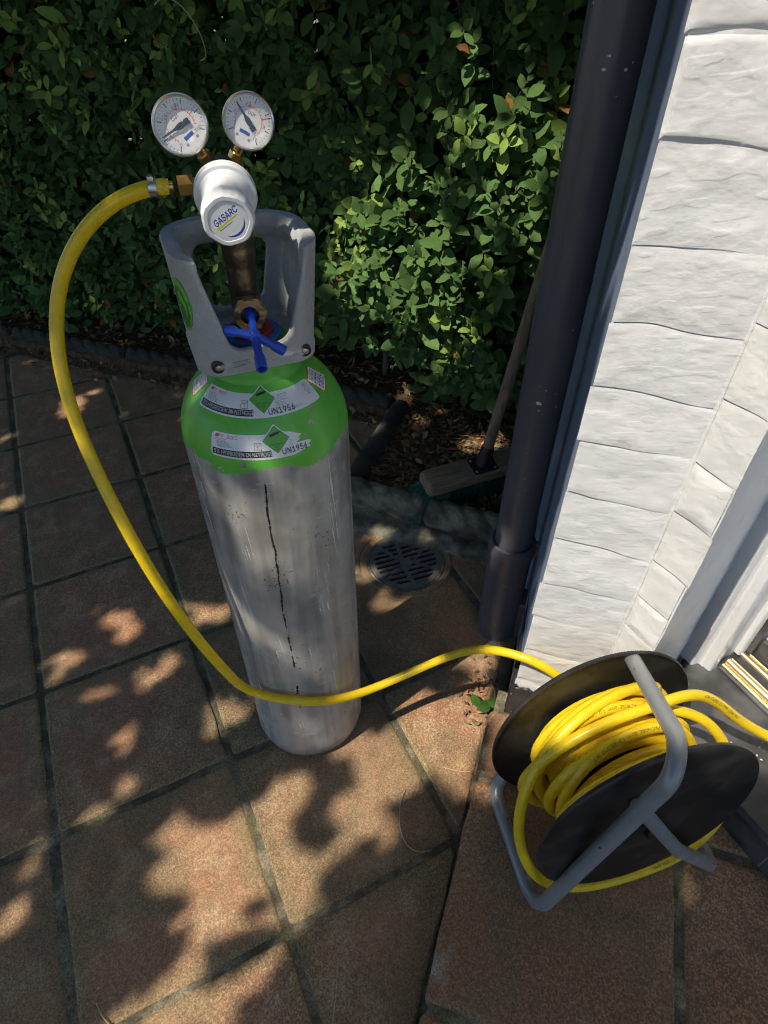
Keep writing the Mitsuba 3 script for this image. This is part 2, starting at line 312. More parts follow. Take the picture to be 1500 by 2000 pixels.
def tile_piece(poly, ztop, thick=.03, bevel=.0028, tilt=(0, 0), cen=(0, 0)):
    poly = poly.buffer(-.007).buffer(.007, 2) if len(poly.interiors) == 0 else poly
    if poly.is_empty or poly.geom_type != 'Polygon': return None
    r0 = rough_ring(poly); c = r0.mean(0)
    d = r0 - c; l = np.linalg.norm(d, axis=1, keepdims=True); r1 = c + d * (1 - bevel * 1.1 / l); r2 = c + d * (1 - bevel * 2.6 / l)
    z = lambda q, h: (ztop + h + (q - np.asarray(cen)) @ np.asarray(tilt))[:, None]
    n = len(r0); V = np.vstack([np.hstack([r0, np.full((n, 1), ztop - thick)]), np.hstack([r0, z(r0, -bevel)]), np.hstack([r1, z(r1, -bevel * .3)]), np.hstack([r2, z(r2, 0)])])
    F = []
    for k in range(3):
        i = np.arange(n); j = (i + 1) % n
        F += [np.stack([k * n + i, k * n + j, (k + 1) * n + j], 1), np.stack([k * n + i, (k + 1) * n + j, (k + 1) * n + i], 1)]
    V = np.vstack([V, [[*r2.mean(0), float(z(r2.mean(0)[None], 0)[0, 0])]]]); i = np.arange(n); F.append(np.stack([3 * n + i, 3 * n + (i + 1) % n, np.full(n, 4 * n)], 1))
    return tm(V, np.vstack(F))

zone = Polygon([(-3.2, -1.3), (-.004, -1.3), (-.004, 1.045), (EDGE_X - .03, 1.045), (EDGE_X - .03, 1.50), (-3.2, 1.50)])
gully_hole = Point(-.271, .9755).buffer(.112, 24)
for iu in range(-14, 8):
    for iv in range(-8, 13):
        u0, v0 = -.0177 + PITCH_T * iu, .2893 + PITCH_T * iv
        jl = .0060
        q = sbox(u0 + jl, v0 + jl, u0 + PITCH_T - jl, v0 + PITCH_T - jl)
        q = affinity.affine_transform(q, [S45, -S45, S45, S45, 0, 0])
        g = q.intersection(zone).difference(gully_hole)
        for h in getattr(g, 'geoms', [g]):
            if h.geom_type != 'Polygon' or h.area < .0015: continue
            tl = rng.normal(0, .004, 2); ce = np.array(q.centroid.coords[0])
            m = tile_piece(Polygon(h.exterior), rng.normal(0, .0009), tilt=tl, cen=ce)
            if m is not None: put('tile', m, 'tile', 'pavement', smooth=False)

# the raised step in front of the wall
put('step', extrude(Polygon([(.006, -1.3), (1.7, -1.3), (1.7, .64), (.006, .64)]), .1265, -.03), 'mortar', kind='structure', smooth=False, label='low terracotta tiled step below the white wall')
xs = [0.0, .312, .622, .93, 1.24, 1.55]; ys = [-1.07, -.766, -.459, -.152, .158, .472, .602]
for i in range(len(xs) - 1):
    for j in range(len(ys) - 1):
        q = sbox(xs[i] + (.0 if i == 0 else .006), ys[j] + .006, xs[i + 1] - .006, ys[j + 1] - .006)
        m = tile_piece(q, .1 + rng.normal(0, .0006), thick=.028, bevel=.0045, tilt=rng.normal(0, .002, 2), cen=np.array(q.centroid.coords[0]))
        put('tile', m, 'step_tile', 'step', smooth=False)

def dn(d, n): p = d * D + n * N; return p[0], p[1]
SLAB_Z = .165
slab = Polygon([dn(-.262, .63), dn(1.3, .63), dn(1.3, 1.0), dn(-.325, 1.0), dn(-.325, .757)])
def bevel_block(poly, z0, z1, b):
    lo = extrude(poly, z1 - z0 - b, z0); r0 = np.array(poly.exterior.coords)[:-1]; inn = poly.buffer(-b, join_style=2)
    r1 = np.array(inn.exterior.coords)[:-1]
    r1 = np.array([r1[np.argmin(((r1 - p) ** 2).sum(1))] for p in r0]); n = len(r0)
    V = np.vstack([np.c_[r0, np.full(n, z1 - b)], np.c_[r1, np.full(n, z1)]]); i = np.arange(n); j = (i + 1) % n
    F = np.vstack([np.stack([i, j, n + j], 1), np.stack([i, n + j, n + i], 1)]); top = trimesh.creation.triangulate_polygon(Polygon(r1), engine='earcut')
    s = tm(V, F); s.fix_normals(); return cat(lo, s, tm(np.c_[top[0], np.full(len(top[0]), z1)], top[1]))
ds = put('doorstep', bevel_block(slab, .1, SLAB_Z, .007), 'black_slab', smooth=False, label='black painted stone doorstep speckled with white paint', cat='doorstep')
put('sill', bevel_block(Polygon([dn(-.281, .792), dn(1.3, .792), dn(1.3, .99), dn(-.281, .99)]), SLAB_Z - .004, SLAB_Z + .009, .003), 'black_slab', ds, smooth=False)

# ------------------------------------------------------------------ white brick wall with its black flank
wall = thing('brick_wall', 'white painted brick wall end with thick uneven paint, beside the black downpipe', 'wall')
YW, XC0, XCR = .602, .030, .151
c0 = np.array([XCR, YW - .002, 0]); e0 = -.264 * D + .530 * N; r1 = -.333 * D + .765 * N
def face_body(p0, p1, nrm, z0, z1, n_u, n_v, amp, sd, sink=.0015, scl=1.0):
    u = np.linspace(0, 1, n_u); z = np.linspace(z0, z1, n_v); P = (p0 + u[:, None, None] * (p1 - p0)) + np.zeros((n_u, n_v, 3)); P[..., 2] = z[None]
    P = P + nrm * (nfbm(P, 17, 3, 77)[..., None] * (.0105 if amp < .01 else 0) + nfbm(P, 28, 4, sd)[..., None] * (amp * scl if amp > .01 else .0015) - sink); return grid_mesh(P)
n1 = np.array([0., -1, 0]); n2 = -N; n3 = unit(np.cross(r1 - e0, [0, 0, 1])); n3 = n3 if n3 @ D > 0 else -n3
body = [face_body(np.array([XC0, YW, 0]), c0, n1, .1, 2.7, 30, 520, .006, 1), face_body(c0, e0, n2, .1, 2.7, 16, 520, .005, 2),
        face_body(e0, r1, n3, .1, 2.7, 44, 420, .0101, 3, scl=.35)]
fz = np.linspace(.12, 2.68, 160); fp = np.stack([c0[0] - .001 + 0 * fz, c0[1] + .002 + 0 * fz, fz], 1); fp[:, 1] -= nfbm(fp, 17, 3, 77) * .0060
body.append(tube(fp, .0028, 12))
back = extrude(Polygon([(XC0 + .008, YW + .006), (XCR, YW + .008), (e0[0] + .004, e0[1] + .010), (r1[0] - .006, r1[1] + .006), (r1[0], 1.02), (XC0 + .008, 1.02)]), 2.6, .1)
put('mortar_face', cat(*body, back), 'white_masonry', wall, smooth=60)
def brick(p0, udir, nrm, w, z0, z1, proud, sd, jag=0.0):
    nu, nv = max(6, int(w / .0032)), max(6, int((z1 - z0) / .0032))
    u = np.linspace(0, w, nu); v = np.linspace(z0, z1, nv); U, V = np.meshgrid(u, v, indexing='ij')
    P = p0 + U[..., None] * udir + np.zeros(U.shape + (3,)); P[..., 2] = V
    d = np.minimum(np.minimum(U, w - U), np.minimum(V - z0, z1 - V)); d = d + nfbm(P, 60, 3, sd) * .006
    t = np.clip(d / .011, 0, 1); t = t * t * (3 - 2 * t)
    h = proud * t + .0012 + nfbm(P, 17, 3, 77) * .0060 + t * (nfbm(P, 26, 3, sd + 1) * .0016 + nfbm(P * np.array([1, 1, 1.35]), 62, 3, sd + 2) * .0010)
    edge = (np.minimum(np.minimum(U, w - U), np.minimum(V - z0, z1 - V)) < 1e-6)
    h = np.where(edge, h - ((.0020 if z0 > .88 else .0004) if sd % 5 not in (0, 3) else .0001), h)
    P = P + nrm * h[..., None]; P[..., 2] += nfbm(P * [1, 1, .6], 15, 2, 55) * .014
    if jag:
        s = np.clip((U - w * .55) / (w * .45), 0, 1) ** 2; P = P + udir * (s * nfbm(P[:, :1] * 0 + P[:, -1:], 40, 3, sd + 4) * jag)[..., None]
    return grid_mesh(P)
jz = [.188, .212, .29, .373, .452, .533, .613, .69, .757, .83, .905, .98, 1.05]
while jz[-1] < 2.6: jz.append(jz[-1] + .075)
ex = np.array([1., 0, 0])
for k in range(len(jz) - 1):
    if k == 0: z0, z1 = .176, .209
    else: z0, z1 = jz[k] + .0007, jz[k + 1] - .0007
    xo = rng.normal(0, .0014)
    put('brick', brick(np.array([XC0 - .001 + xo, YW, 0]), ex, n1, XCR - XC0 + .004 - xo + rng.normal(0, .002), z0, z1, max(.0001, .0006 + rng.normal(0, .0006)), 100 + 7 * k), 'white_masonry', wall, smooth=70)
kz = [.165, .252, .33, .41, .472, .54, .62, .69, .772]
while kz[-1] < 2.6: kz.append(kz[-1] + .076)
for k in range(len(kz) - 1):
    put('brick', brick(c0 + D * .0005, D, n2, .0525 + rng.normal(0, .0022), kz[k] + .0006, kz[k + 1] - .0006, max(.0002, .0008 + rng.normal(0, .0007)), 900 + 7 * k, .008), 'white_masonry', wall, smooth=70)
# black plinth band and black side face
pz = []
def plinth_patch(p0, p1, nrm, sd, ztop):
    nu, nv = 40, 24; u = np.linspace(0, 1, nu)[:, None]; P = (p0 + u[..., None] * (p1 - p0)) + np.zeros((nu, nv, 3))
    zt = ztop + nfbm(np.c_[u * 3, u * 0, u * 0 + sd], 3, 3) * .02; P[..., 2] = .1 + (zt[:, None] - .1) * np.linspace(0, 1, nv)[None]
    h = .0055 + nfbm(P, 40, 3, sd) * .005; h[:, -1] = -.004; return grid_mesh(P + nrm * h[..., None])
put('plinth', cat(plinth_patch(np.array([XC0 - .007, YW, 0]), c0, n1, 5, .186), plinth_patch(c0, e0, n2, 6, .172), plinth_patch(np.array([XC0 - .001, 1.0, 0]), np.array([XC0 - .001, YW - .007, 0]), np.array([-1., 0, 0]), 7, .186)), 'black_gloss', wall, smooth=60, label='black painted plinth of the white wall')
Pf = face_body(np.array([XC0 - .102, 2.9, 0]), np.array([XC0 + .001, YW + .001, 0]), np.array([-1., 0, 0]), -.03, 2.7, 120, 160, .0101, 11, scl=.2)
put('side_face', Pf, 'flank_paint', wall, smooth=60, label='flank of the wall painted dark slate blue')

# ------------------------------------------------------------------ door
door = thing('door', 'white painted door frame and door with brass threshold strips above the black doorstep', 'door')
def dnprism(pts, z0, z1): return extrude(Polygon([dn(*q) for q in pts]), z1 - z0, z0)
fas = [(-.40, .90), (-.40, .757), (-.345, .757), (-.341, .755), (-.308, .755), (-.306, .758), (-.305, .767), (-.302, .7705), (-.297, .7705), (-.294, .7725), (-.285, .7735), (-.2835, .776), (-.284, .79), (-.289, .797), (-.292, .80), (-.292, .90)]
put('frame', dnprism(fas, SLAB_Z + .001, 2.25), 'white_wood', door, smooth=30)
put('stop', dnprism([(-.2915, .838), (-.282, .838), (-.2805, .841), (-.2805, .852), (-.2915, .852)], SLAB_Z + .01, 2.25), 'white_wood', door, smooth=30)
put('rebate', dnprism([(-.2915, .854), (-.272, .854), (-.272, .90), (-.2915, .90)], SLAB_Z + .01, 2.25), 'black_slab', door, smooth=False)
put('leaf', dnprism([(-.271, .872), (.62, .872), (.62, .915), (-.271, .915)], SLAB_Z + .05, 2.24), 'white_wood', door, smooth=False)
put('weather_bar', dnprism([(-.271, .865), (.62, .865), (.62, .914), (-.271, .914)], SLAB_Z + .014, SLAB_Z + .048), 'black_slab', door, smooth=False)
put('head', dnprism([(-.40, .757), (.75, .757), (.75, .90), (-.40, .90)], 2.255, 2.36), 'white_wood', door, smooth=False)
put('jamb', dnprism([(.63, .757), (.75, .757), (.75, .90), (.63, .90)], SLAB_Z + .001, 2.25), 'white_wood', door, smooth=False, label='far jamb of the door frame')
def strip(n0, n1, h, d0=-.281, d1=.625):
    w = n1 - n0; pts = [(n0 + w * (.5 - .5 * math.cos(a)), SLAB_Z + .0085 + h * math.sin(a)) for a in np.linspace(0, np.pi, 9)]
    V = []; 
    for d in (d0, d1): V += [[*dn(d, n), z] for n, z in pts]
    k = len(pts); F = [[i, i + 1, k + i + 1] for i in range(k - 1)] + [[i, k + i + 1, k + i] for i in range(k - 1)] + [[0, k, 2 * k - 1], [0, 2 * k - 1, k - 1]] + [[0, i + 1, i] for i in range(1, k - 1)] + [[k, k + i, k + i + 1] for i in range(1, k - 1)]
    return tm(V, F)
for a, b, h in ((.797, .803, .003), (.8045, .818, .010), (.8195, .824, .004), (.842, .853, .006), (.8545, .858, .005), (.868, .876, .006)):
    put('brass_strip', strip(a, b, h), 'bright_brass', door, smooth=40)
# the house wall beyond the door
house = put('house_wall', cat(dnprism([(.76, .757), (3.0, .757), (3.0, .95), (.76, .95)], -.03, 2.8), dnprism([(-.40, .76), (.755, .76), (.755, .95), (-.40, .95)], 2.365, 2.8)), 'white_masonry', smooth=False, label='white house wall beyond and above the door, outside the picture', cat='wall')

# ------------------------------------------------------------------ downpipe
PX, PY = -.0285, .858
dp = thing('downpipe', 'glossy black cast iron downpipe flecked with white paint beside the white wall', 'pipe')
put('shaft', lathe([(.030, .2), (.034, .2), (.034, 1.2), (.034, 3.0), (0, 3.0)], (PX, PY, 0), sides=64), 'pipe_paint', dp, smooth=40)
put('socket', lathe([(.0, -.03), (.041, -.03), (.041, .232), (.0425, .236), (.0445, .240), (.0445, .262), (.043, .2665), (.039, .2675), (.0345, .264), (.034, .25)], (PX, PY, 0), sides=64), 'pipe_paint', dp, smooth=40)
br = rbox(.075, .012, .030, .003); br.apply_translation([PX + .035, PY + .004, .252]); put('bracket', br, 'pipe_paint', dp)
ft = rbox(.02, .05, .12, .006); ft.apply_translation([PX + .046, PY + .012, .04]); put('lug', ft, 'pipe_paint', dp)

# ------------------------------------------------------------------ gully grate
gc = np.array([-.271, .9755]); GR = .0865
gd = thing('drain_grate', 'round black drain grate with curved slots set in the paving by the downpipe', 'drain')
ring_p = Point(0, 0).buffer(GR, 48); inner = Point(0, 0).buffer(GR - .0125, 48)
bars = [LineString([(-.1, y), (.1, y)]).buffer(.0031, cap_style=2) for y in np.arange(-.0675, .07, .0150)]
spine = [LineString([(-.006, -.09), (-.010, -.02), (-.004, .03), (.004, .09)]).buffer(.0042), LineString([(.075, -.062), (.02, -.01), (-.02, .02), (-.05, .075)]).buffer(.0032), LineString([(-.075, -.03), (-.03, -.018), (.01, -.012), (.05, .02), (.078, .03)]).buffer(.0030), Point(-.004, .0).buffer(.011)]
web = unary_union(bars + spine).intersection(inner.buffer(.001)); plate = unary_union([ring_p.difference(inner), web])
pl = extrude(plate, .006, -.006); a = math.radians(38); rot = np.array([[math.cos(a), -math.sin(a)], [math.sin(a), math.cos(a)]])
pl.vertices[:, :2] = pl.vertices[:, :2] @ rot.T + gc; pl.vertices[:, 2] += .0015
put('plate', pl, 'cast_iron', gd, smooth=False)
put('rim', lathe([(GR + .0012, -.02), (GR + .0012, .0005), (GR + .003, .0018), (GR + .006, .0012), (GR + .007, -.004)], (*gc, 0), sides=64), 'old_concrete', gd)
put('pit', lathe([(GR + .001, -.006), (GR - .004, -.028), (.001, -.0285)], (*gc, 0), sides=32), 'soil', gd)
put('pavement__collar', lathe([(GR + .007, -.01), (GR + .008, .0006), (.108, .001), (.1125, -.006), (.1125, -.02)], (*gc, 0), sides=64), 'tile', smooth=False)

# ------------------------------------------------------------------ planting bed, rope edging
bx, by = np.meshgrid(np.linspace(-3.2, .03, 150), np.linspace(1.06, 2.9, 90), indexing='ij')
bz = .03 + .03 * nfbm(np.stack([bx, by, 0 * bx], -1), 7, 4, 3) + .03 * np.clip((by - 1.5) / .8, 0, 1)
bz = np.where(by < 1.115, -.03, bz)
bz = np.where((bx < EDGE_X - .02) & (by < 1.53), -.05, bz)
put('soil_bed', grid_mesh(np.stack([bx, by, bz], -1)), 'soil', kind='structure', smooth=True, label='dark soil bed under the hedge')

def rope_stone(p0, p1, label, R=.036, h=.05, seed=0, lobes=3, mat='old_concrete'):
    p0, p1 = np.array(p0, float), np.array(p1, float); L = np.linalg.norm(p1 - p0); u = (p1 - p0) / L; w = np.cross([0, 0, 1], u)
    k = thing('rope_edging_stone', label, 'edging stone')
    ns, na = int(L / .006), 40; s = np.linspace(0, L, ns); an = np.linspace(0, 2 * np.pi, na, endpoint=False)
    Sg, A = np.meshgrid(s, an, indexing='ij')
    r = R * (.86 + .2 * np.abs(np.sin(lobes * .5 * (A - Sg * 2 * np.pi / .16 * (1 if seed % 2 else 1)))) ** .7)
    en = np.clip(np.minimum(Sg, L - Sg) / .008, 0, 1); r = r * (.75 + .25 * np.sqrt(en))
    P = p0 + Sg[..., None] * u + (r * np.cos(A))[..., None] * w + (r * np.sin(A))[..., None] * np.array([0, 0, 1.]); P[..., 2] += h
    P = P + nfbm(P, 60, 3, seed)[..., None] * .006
    v = P.reshape(-1, 3); i, j = np.meshgrid(np.arange(ns - 1), np.arange(na), indexing='ij'); j2 = (j + 1) % na
    q = np.stack([i * na + j, i * na + j2, (i + 1) * na + j2, (i + 1) * na + j], -1).reshape(-1, 4); f = np.vstack([q[:, [0, 2, 1]], q[:, [0, 3, 2]]])
    cp = []
    for e in (0, ns - 1):
        cid = len(v); v = np.vstack([v, P[e].mean(0)]); jj = np.arange(na); cp.append(np.stack([np.full(na, cid), e * na + jj, e * na + (jj + 1) % na], 1))
    put('rope', tm(v, np.vstack([f] + cp)), mat, k, smooth=60)
    b = rbox(L - .002, .046, h + .06, .005); b = place(b, (p0 + p1) / 2 + np.array([0, 0, h / 2 - .03]), u, z=[0, 0, 1]); put('base', b, mat, k)
    return k
rope_stone((-.500, 1.128, 0), (-.262, 1.112, 0), 'mossy rope-top edging stone beside the gas cylinder, under the broom bristles', seed=1)
rope_stone((-.258, 1.110, 0), (.022, 1.098, 0), 'mossy rope-top edging stone between the broom and the drain grate, ending at the downpipe', seed=2)
rope_stone((-.478, 1.17, 0), (-.462, 1.56, 0), 'dark rope-top edging stone running back to the hedge, right of the green shoulder', R=.030, h=.035, seed=3, mat='dark_stone')
for i, (xa, xb) in enumerate(((-.98, -.50), (-1.47, -.985), (-1.96, -1.475), (-2.45, -1.965))):
    rope_stone((xa, 1.575 + .004 * (i % 2), 0), (xb, 1.575, 0), ['dark rope-top edging stone below the hedge, mostly hidden behind the gas cylinder', 'dark rope-top edging stone below the hedge just left of the gas cylinder', 'dark rope-top edging stone below the hedge behind the hose loop', 'dark rope-top edging stone at the far left below the hedge'][i], R=.029, h=.032, seed=4 + i, mat='dark_stone')
hx = np.linspace(-.49, .02, 90); prof = [(.0, -.0), (.002, .012), (.012, .021), (.028, .025), (.05, .024), (.07, .03)]
P = np.stack([np.stack([hx, 1.032 + o + 0 * hx + nfbm(np.c_[hx, hx * 0, hx * 0], 14, 3, 2) * .012, z - .006 + nfbm(np.c_[hx, hx * 0 + o, hx * 0], 40, 3, 5) * .006], -1) for o, z in prof], 1)
put('kerb_bedding', grid_mesh(P), 'old_concrete', kind='structure', smooth=60, label='rounded concrete bedding along the rope edging')
# ------------------------------------------------------------------ leaves: hedge, litter, shade tree
LT = np.array([[0, 0, 0], [.24, .30, .035], [.24, 0, 0], [.24, -.30, .035], [.52, .43, .05], [.52, 0, .01], [.52, -.43, .05], [.82, .27, .02], [.82, 0, 0], [.82, -.27, .02], [1, 0, -.05]]) * [1, .68, 1]
LF = np.array([[0, 2, 1], [0, 3, 2], [1, 2, 5], [1, 5, 4], [2, 3, 6], [2, 6, 5], [4, 5, 8], [4, 8, 7], [5, 6, 9], [5, 9, 8], [7, 8, 10], [8, 9, 10]])
def leaf_mesh(pos, X, Z, L, curl=None, wid=None):
    X = X / np.linalg.norm(X, axis=1, keepdims=True); Y = np.cross(Z, X); Y /= np.linalg.norm(Y, axis=1, keepdims=True); Z = np.cross(X, Y)
    V = np.repeat(LT[None], len(pos), 0)
    if curl is not None: V = V.copy(); V[..., 2] += curl[:, None] * V[..., 0] ** 2
    if wid is not None: V = V * np.stack([np.ones(len(pos)), wid, np.ones(len(pos))], 1)[:, None]
    V = V * L[:, None, None]
    W = pos[:, None] + V[..., :1] * X[:, None] + V[..., 1:2] * Y[:, None] + V[..., 2:] * Z[:, None]
    F = (LF[None] + 11 * np.arange(len(pos))[:, None, None]).reshape(-1, 3)
    return tm(W.reshape(-1, 3), F)

hedge = thing('hedge', 'dense privet hedge of small oval green leaves, part sunlit, behind the gas cylinder', 'hedge')
def hedge_y(x, z):
    base = 1.63 - .14 / (1 + np.exp(-(x + .62) / .07)); p = np.stack([x, 0 * x, z], -1)
    return base + (meshkit.fbm(p * 4.2, 3, 21) - .5) * .22 + .16 * np.clip((.22 - z) / .22, 0, 1) ** 1.5
def shoots(n, rg):
    x = rg.uniform(-2.9, -.05, n); z = rg.uniform(.07, 1.9, n); depth = rg.exponential(.055, n)
    y = hedge_y(x, z) + depth; tip = np.stack([x, y, z], 1)
    d = np.stack([rg.normal(0, .45, n), -np.abs(rg.normal(.75, .3, n)), rg.normal(.25, .45, n)], 1); d /= np.linalg.norm(d, axis=1, keepdims=True)
    ok = tip[:, 2] > .10 + .10 * (x > -.85) * (x < -.1)
    return tip[ok], d[ok], depth[ok]
tips, dirs, dep = shoots(3600, rng)
pos, XX, ZZ, LL, CC, TT = [], [], [], [], [], []
sm_a = []
for t0, d0, de in zip(tips, dirs, dep):
    k = rng.integers(4, 8); gap = rng.uniform(.016, .027); ref = unit(np.cross(d0, rng.normal(0, 1, 3))); ref2 = np.cross(d0, ref); Lm = rng.uniform(.026, .062); tint = rng.normal(0, 1); young = rng.random() < .16
    for i in range(k):
        p = t0 - d0 * gap * i + np.array([0, 0, -.002 * i * i]); s = ref if i % 2 else ref2
        for sg in (-1, 1):
            if rng.random() < .1: continue
            x = unit(s * sg + d0 * rng.uniform(.25, .75) + rng.normal(0, .18, 3)); zz = np.array([0, -.62, .62]) + rng.normal(0, .33, 3) + .3 * d0
            pos.append(p); XX.append(x); ZZ.append(zz); LL.append(Lm * (.55 + .55 * min(1, (i + .5) / 2.5)) * rng.uniform(.85, 1.15)); TT.append((tint, young and i < 3, i))
            CC.append(rng.normal(-.12, .14))
    sm_a.append((t0, t0 - d0 * gap * k * 1.6 + np.array([0, .05, -.05])))
pos, XX, ZZ, LL, CC = map(np.array, (pos, XX, ZZ, LL, CC))
def leaf_cols(T, rg):
    n = len(T); a = np.array([t[0] for t in T]); yg = np.array([t[1] for t in T])
    old = np.array([.105, .190, .062]); new = np.array([.29, .42, .10]); c = old * (1 + .16 * a[:, None]) * rg.uniform(.75, 1.25, (n, 1)); c = np.where(yg[:, None], new * rg.uniform(.8, 1.2, (n, 1)), c)
    dead = rg.random(n) < .012; c[dead] = np.array([.30, .16, .05]); return np.clip(c, .01, .8)
cols = leaf_cols(TT, rng)
vis = (pos[:, 0] > -1.95) & (pos[:, 0] < .0) & (pos[:, 2] > .12) & (pos[:, 2] < 1.08)
score = LL / np.linalg.norm(pos - CAM, axis=1) - .12 * np.clip(pos[:, 1] - hedge_y(pos[:, 0], pos[:, 2]), 0, 1)
score[~vis] = -9
big = np.argsort(-score)[:300]; rest = np.ones(len(pos), bool); rest[big] = False
# each of the 300 nearest leaves is an entry of its own: eight leaf shapes and tints, placed one by one
vmesh = []
for v in range(8):
    m = leaf_mesh(np.zeros((1, 3)), np.array([[1., 0, 0]]), np.array([[0, 0, 1.]]), np.ones(1), np.array([-.25 + .06 * v]), np.array([.85 + .05 * (v % 4)]))
    c = cols[big[v * 7]]; vmesh.append(mikit.ply(m, 'leaf', True, color=np.repeat((np.array([.108, .195, .062]) * (.75 + .1 * v) if v < 6 else np.array([.25, .37, .09]))[None], 11, 0)))
for i in big:
    x = unit(XX[i]); y = unit(np.cross(ZZ[i], x)); z = np.cross(x, y); m = np.eye(4); m[:3, :3] = np.stack([x, y, z], 1) * LL[i]; m[:3, 3] = pos[i]
    v = rng.integers(0, 6) if not TT[i][1] else rng.integers(6, 8)
    scene[num(hedge + '__leaf')] = {**vmesh[v], 'to_world': T4(m)}
m = leaf_mesh(pos[rest], XX[rest], ZZ[rest], LL[rest], CC[rest], rng.uniform(.8, 1.1, rest.sum()))
put('foliage', m, 'leaf', hedge, smooth=True, color=np.repeat(cols[rest], 11, 0), kind='stuff')
# the inside of the hedge: larger, older leaves and bare stems
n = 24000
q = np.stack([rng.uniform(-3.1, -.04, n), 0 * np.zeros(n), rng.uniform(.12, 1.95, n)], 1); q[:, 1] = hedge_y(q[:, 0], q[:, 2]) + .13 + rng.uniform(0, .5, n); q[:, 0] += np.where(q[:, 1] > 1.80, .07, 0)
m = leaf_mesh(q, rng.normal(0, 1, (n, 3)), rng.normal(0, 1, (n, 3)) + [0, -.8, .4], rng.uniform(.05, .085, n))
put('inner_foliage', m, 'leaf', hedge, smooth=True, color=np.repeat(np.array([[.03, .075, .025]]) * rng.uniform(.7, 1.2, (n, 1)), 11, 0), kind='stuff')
ms = []
for a, b in sm_a[:2600]: ms.append(tube(np.array([a, (a + b) / 2 + rng.normal(0, .004, 3), b]), [.0009, .0013, .0019], 4, cap=False))
put('shoots', cat(*ms), 'twig', hedge, smooth=True, kind='stuff')
for i in range(16):
    x0 = -2.6 + i * .17 + rng.normal(0, .03); b = np.array([x0, 1.86 - .1 * (x0 > -.6) + rng.normal(0, .05), -.02])
    put('stem', tube(spline([b, b + [rng.normal(0, .05), -.02, .4], b + [rng.normal(0, .1), -.06, .9], b + [rng.normal(0, .16), -.04, 1.8]], 20), np.linspace(.013, .004, 20), 7), 'bark', hedge, smooth=True)
put('dry_stalk', tube(spline([(-.94, 1.50, .90), (-.905, 1.44, .975), (-.93, 1.43, 1.005), (-.985, 1.43, 1.00)], 30), .0013, 5), 'straw', hedge, label='bent dry stalk sticking out above the gauges')

# leaf litter and bare twigs on the bed
def litter(n, fx, fy, L0, L1, zf, pal, rg):
    x, y = fx(n), fy(n); p = np.stack([x, y, zf(x, y) + rg.uniform(0, .012, n)], 1)
    z = np.stack([rg.normal(0, .5, n), rg.normal(0, .5, n), np.ones(n)], 1); X = np.stack([rg.normal(0, 1, n), rg.normal(0, 1, n), rg.normal(0, .25, n)], 1)
    L = rg.uniform(L0, L1, n); m = leaf_mesh(p, X, z, L, rg.normal(.1, .3, n), rg.uniform(.5, 1.0, n)); pal = np.array(pal); c = pal[rg.integers(0, len(pal), n)] * rg.uniform(.6, 1.25, (n, 1)); return m, np.repeat(c, 11, 0)
pal = [(.20, .115, .055), (.30, .17, .075), (.13, .08, .045), (.38, .26, .12), (.14, .15, .05), (.42, .18, .09), (.08, .055, .035), (.27, .21, .12)]
zb = lambda x, y: .032 + .03 * np.clip((y - 1.5) / .8, 0, 1)
m1, c1 = litter(2600, lambda n: rng.uniform(-.46, .01, n), lambda n: 1.16 + rng.beta(1.2, 1.2, n) * .75, .010, .030, zb, pal, rng)
m2, c2 = litter(2400, lambda n: rng.uniform(-2.7, -.5, n), lambda n: 1.62 + rng.beta(1.2, 1.5, n) * .4, .012, .034, zb, pal, rng)
m3_, c3 = litter(800, lambda n: rng.uniform(-2.6, -.52, n), lambda n: 1.535 - np.abs(rng.exponential(.035, n)), .010, .028, lambda x, y: 0 * x + .003, pal, rng)
m4, c4 = litter(60, lambda n: rng.normal(.0, .02, n) - .03, lambda n: rng.normal(.68, .05, n), .006, .014, lambda x, y: 0 * x + .003, pal, rng)
tw = []
for i in range(420):
    if i < 250: c = np.array([rng.uniform(-.46, .0), rng.uniform(1.17, 1.75), .05])
    else: c = np.array([rng.uniform(-2.5, -.52), rng.uniform(1.44, 1.9), .03])
    c[2] = (.006 if c[0] < EDGE_X and c[1] < 1.54 else .045) + rng.uniform(0, .01); a = rng.uniform(0, 2 * np.pi); l = rng.uniform(.02, .075); u = np.array([math.cos(a), math.sin(a), rng.normal(0, .12)]) * l
    tw.append(tube(np.array([c - u / 2, c + rng.normal(0, .004, 3), c + u / 2]), .0009, 4, cap=False))
twm = cat(*tw); tc = np.repeat(np.array([[.20, .14, .08]]), len(twm.vertices), 0)
allm = cat(m1, m2, m3_, m4, twm)
put('leaf_litter', allm, 'litter', smooth=False, color=np.vstack([c1, c2, c3, c4, tc]), kind='stuff', label='dry brown leaves and twigs scattered over the soil bed', cat='leaf litter')

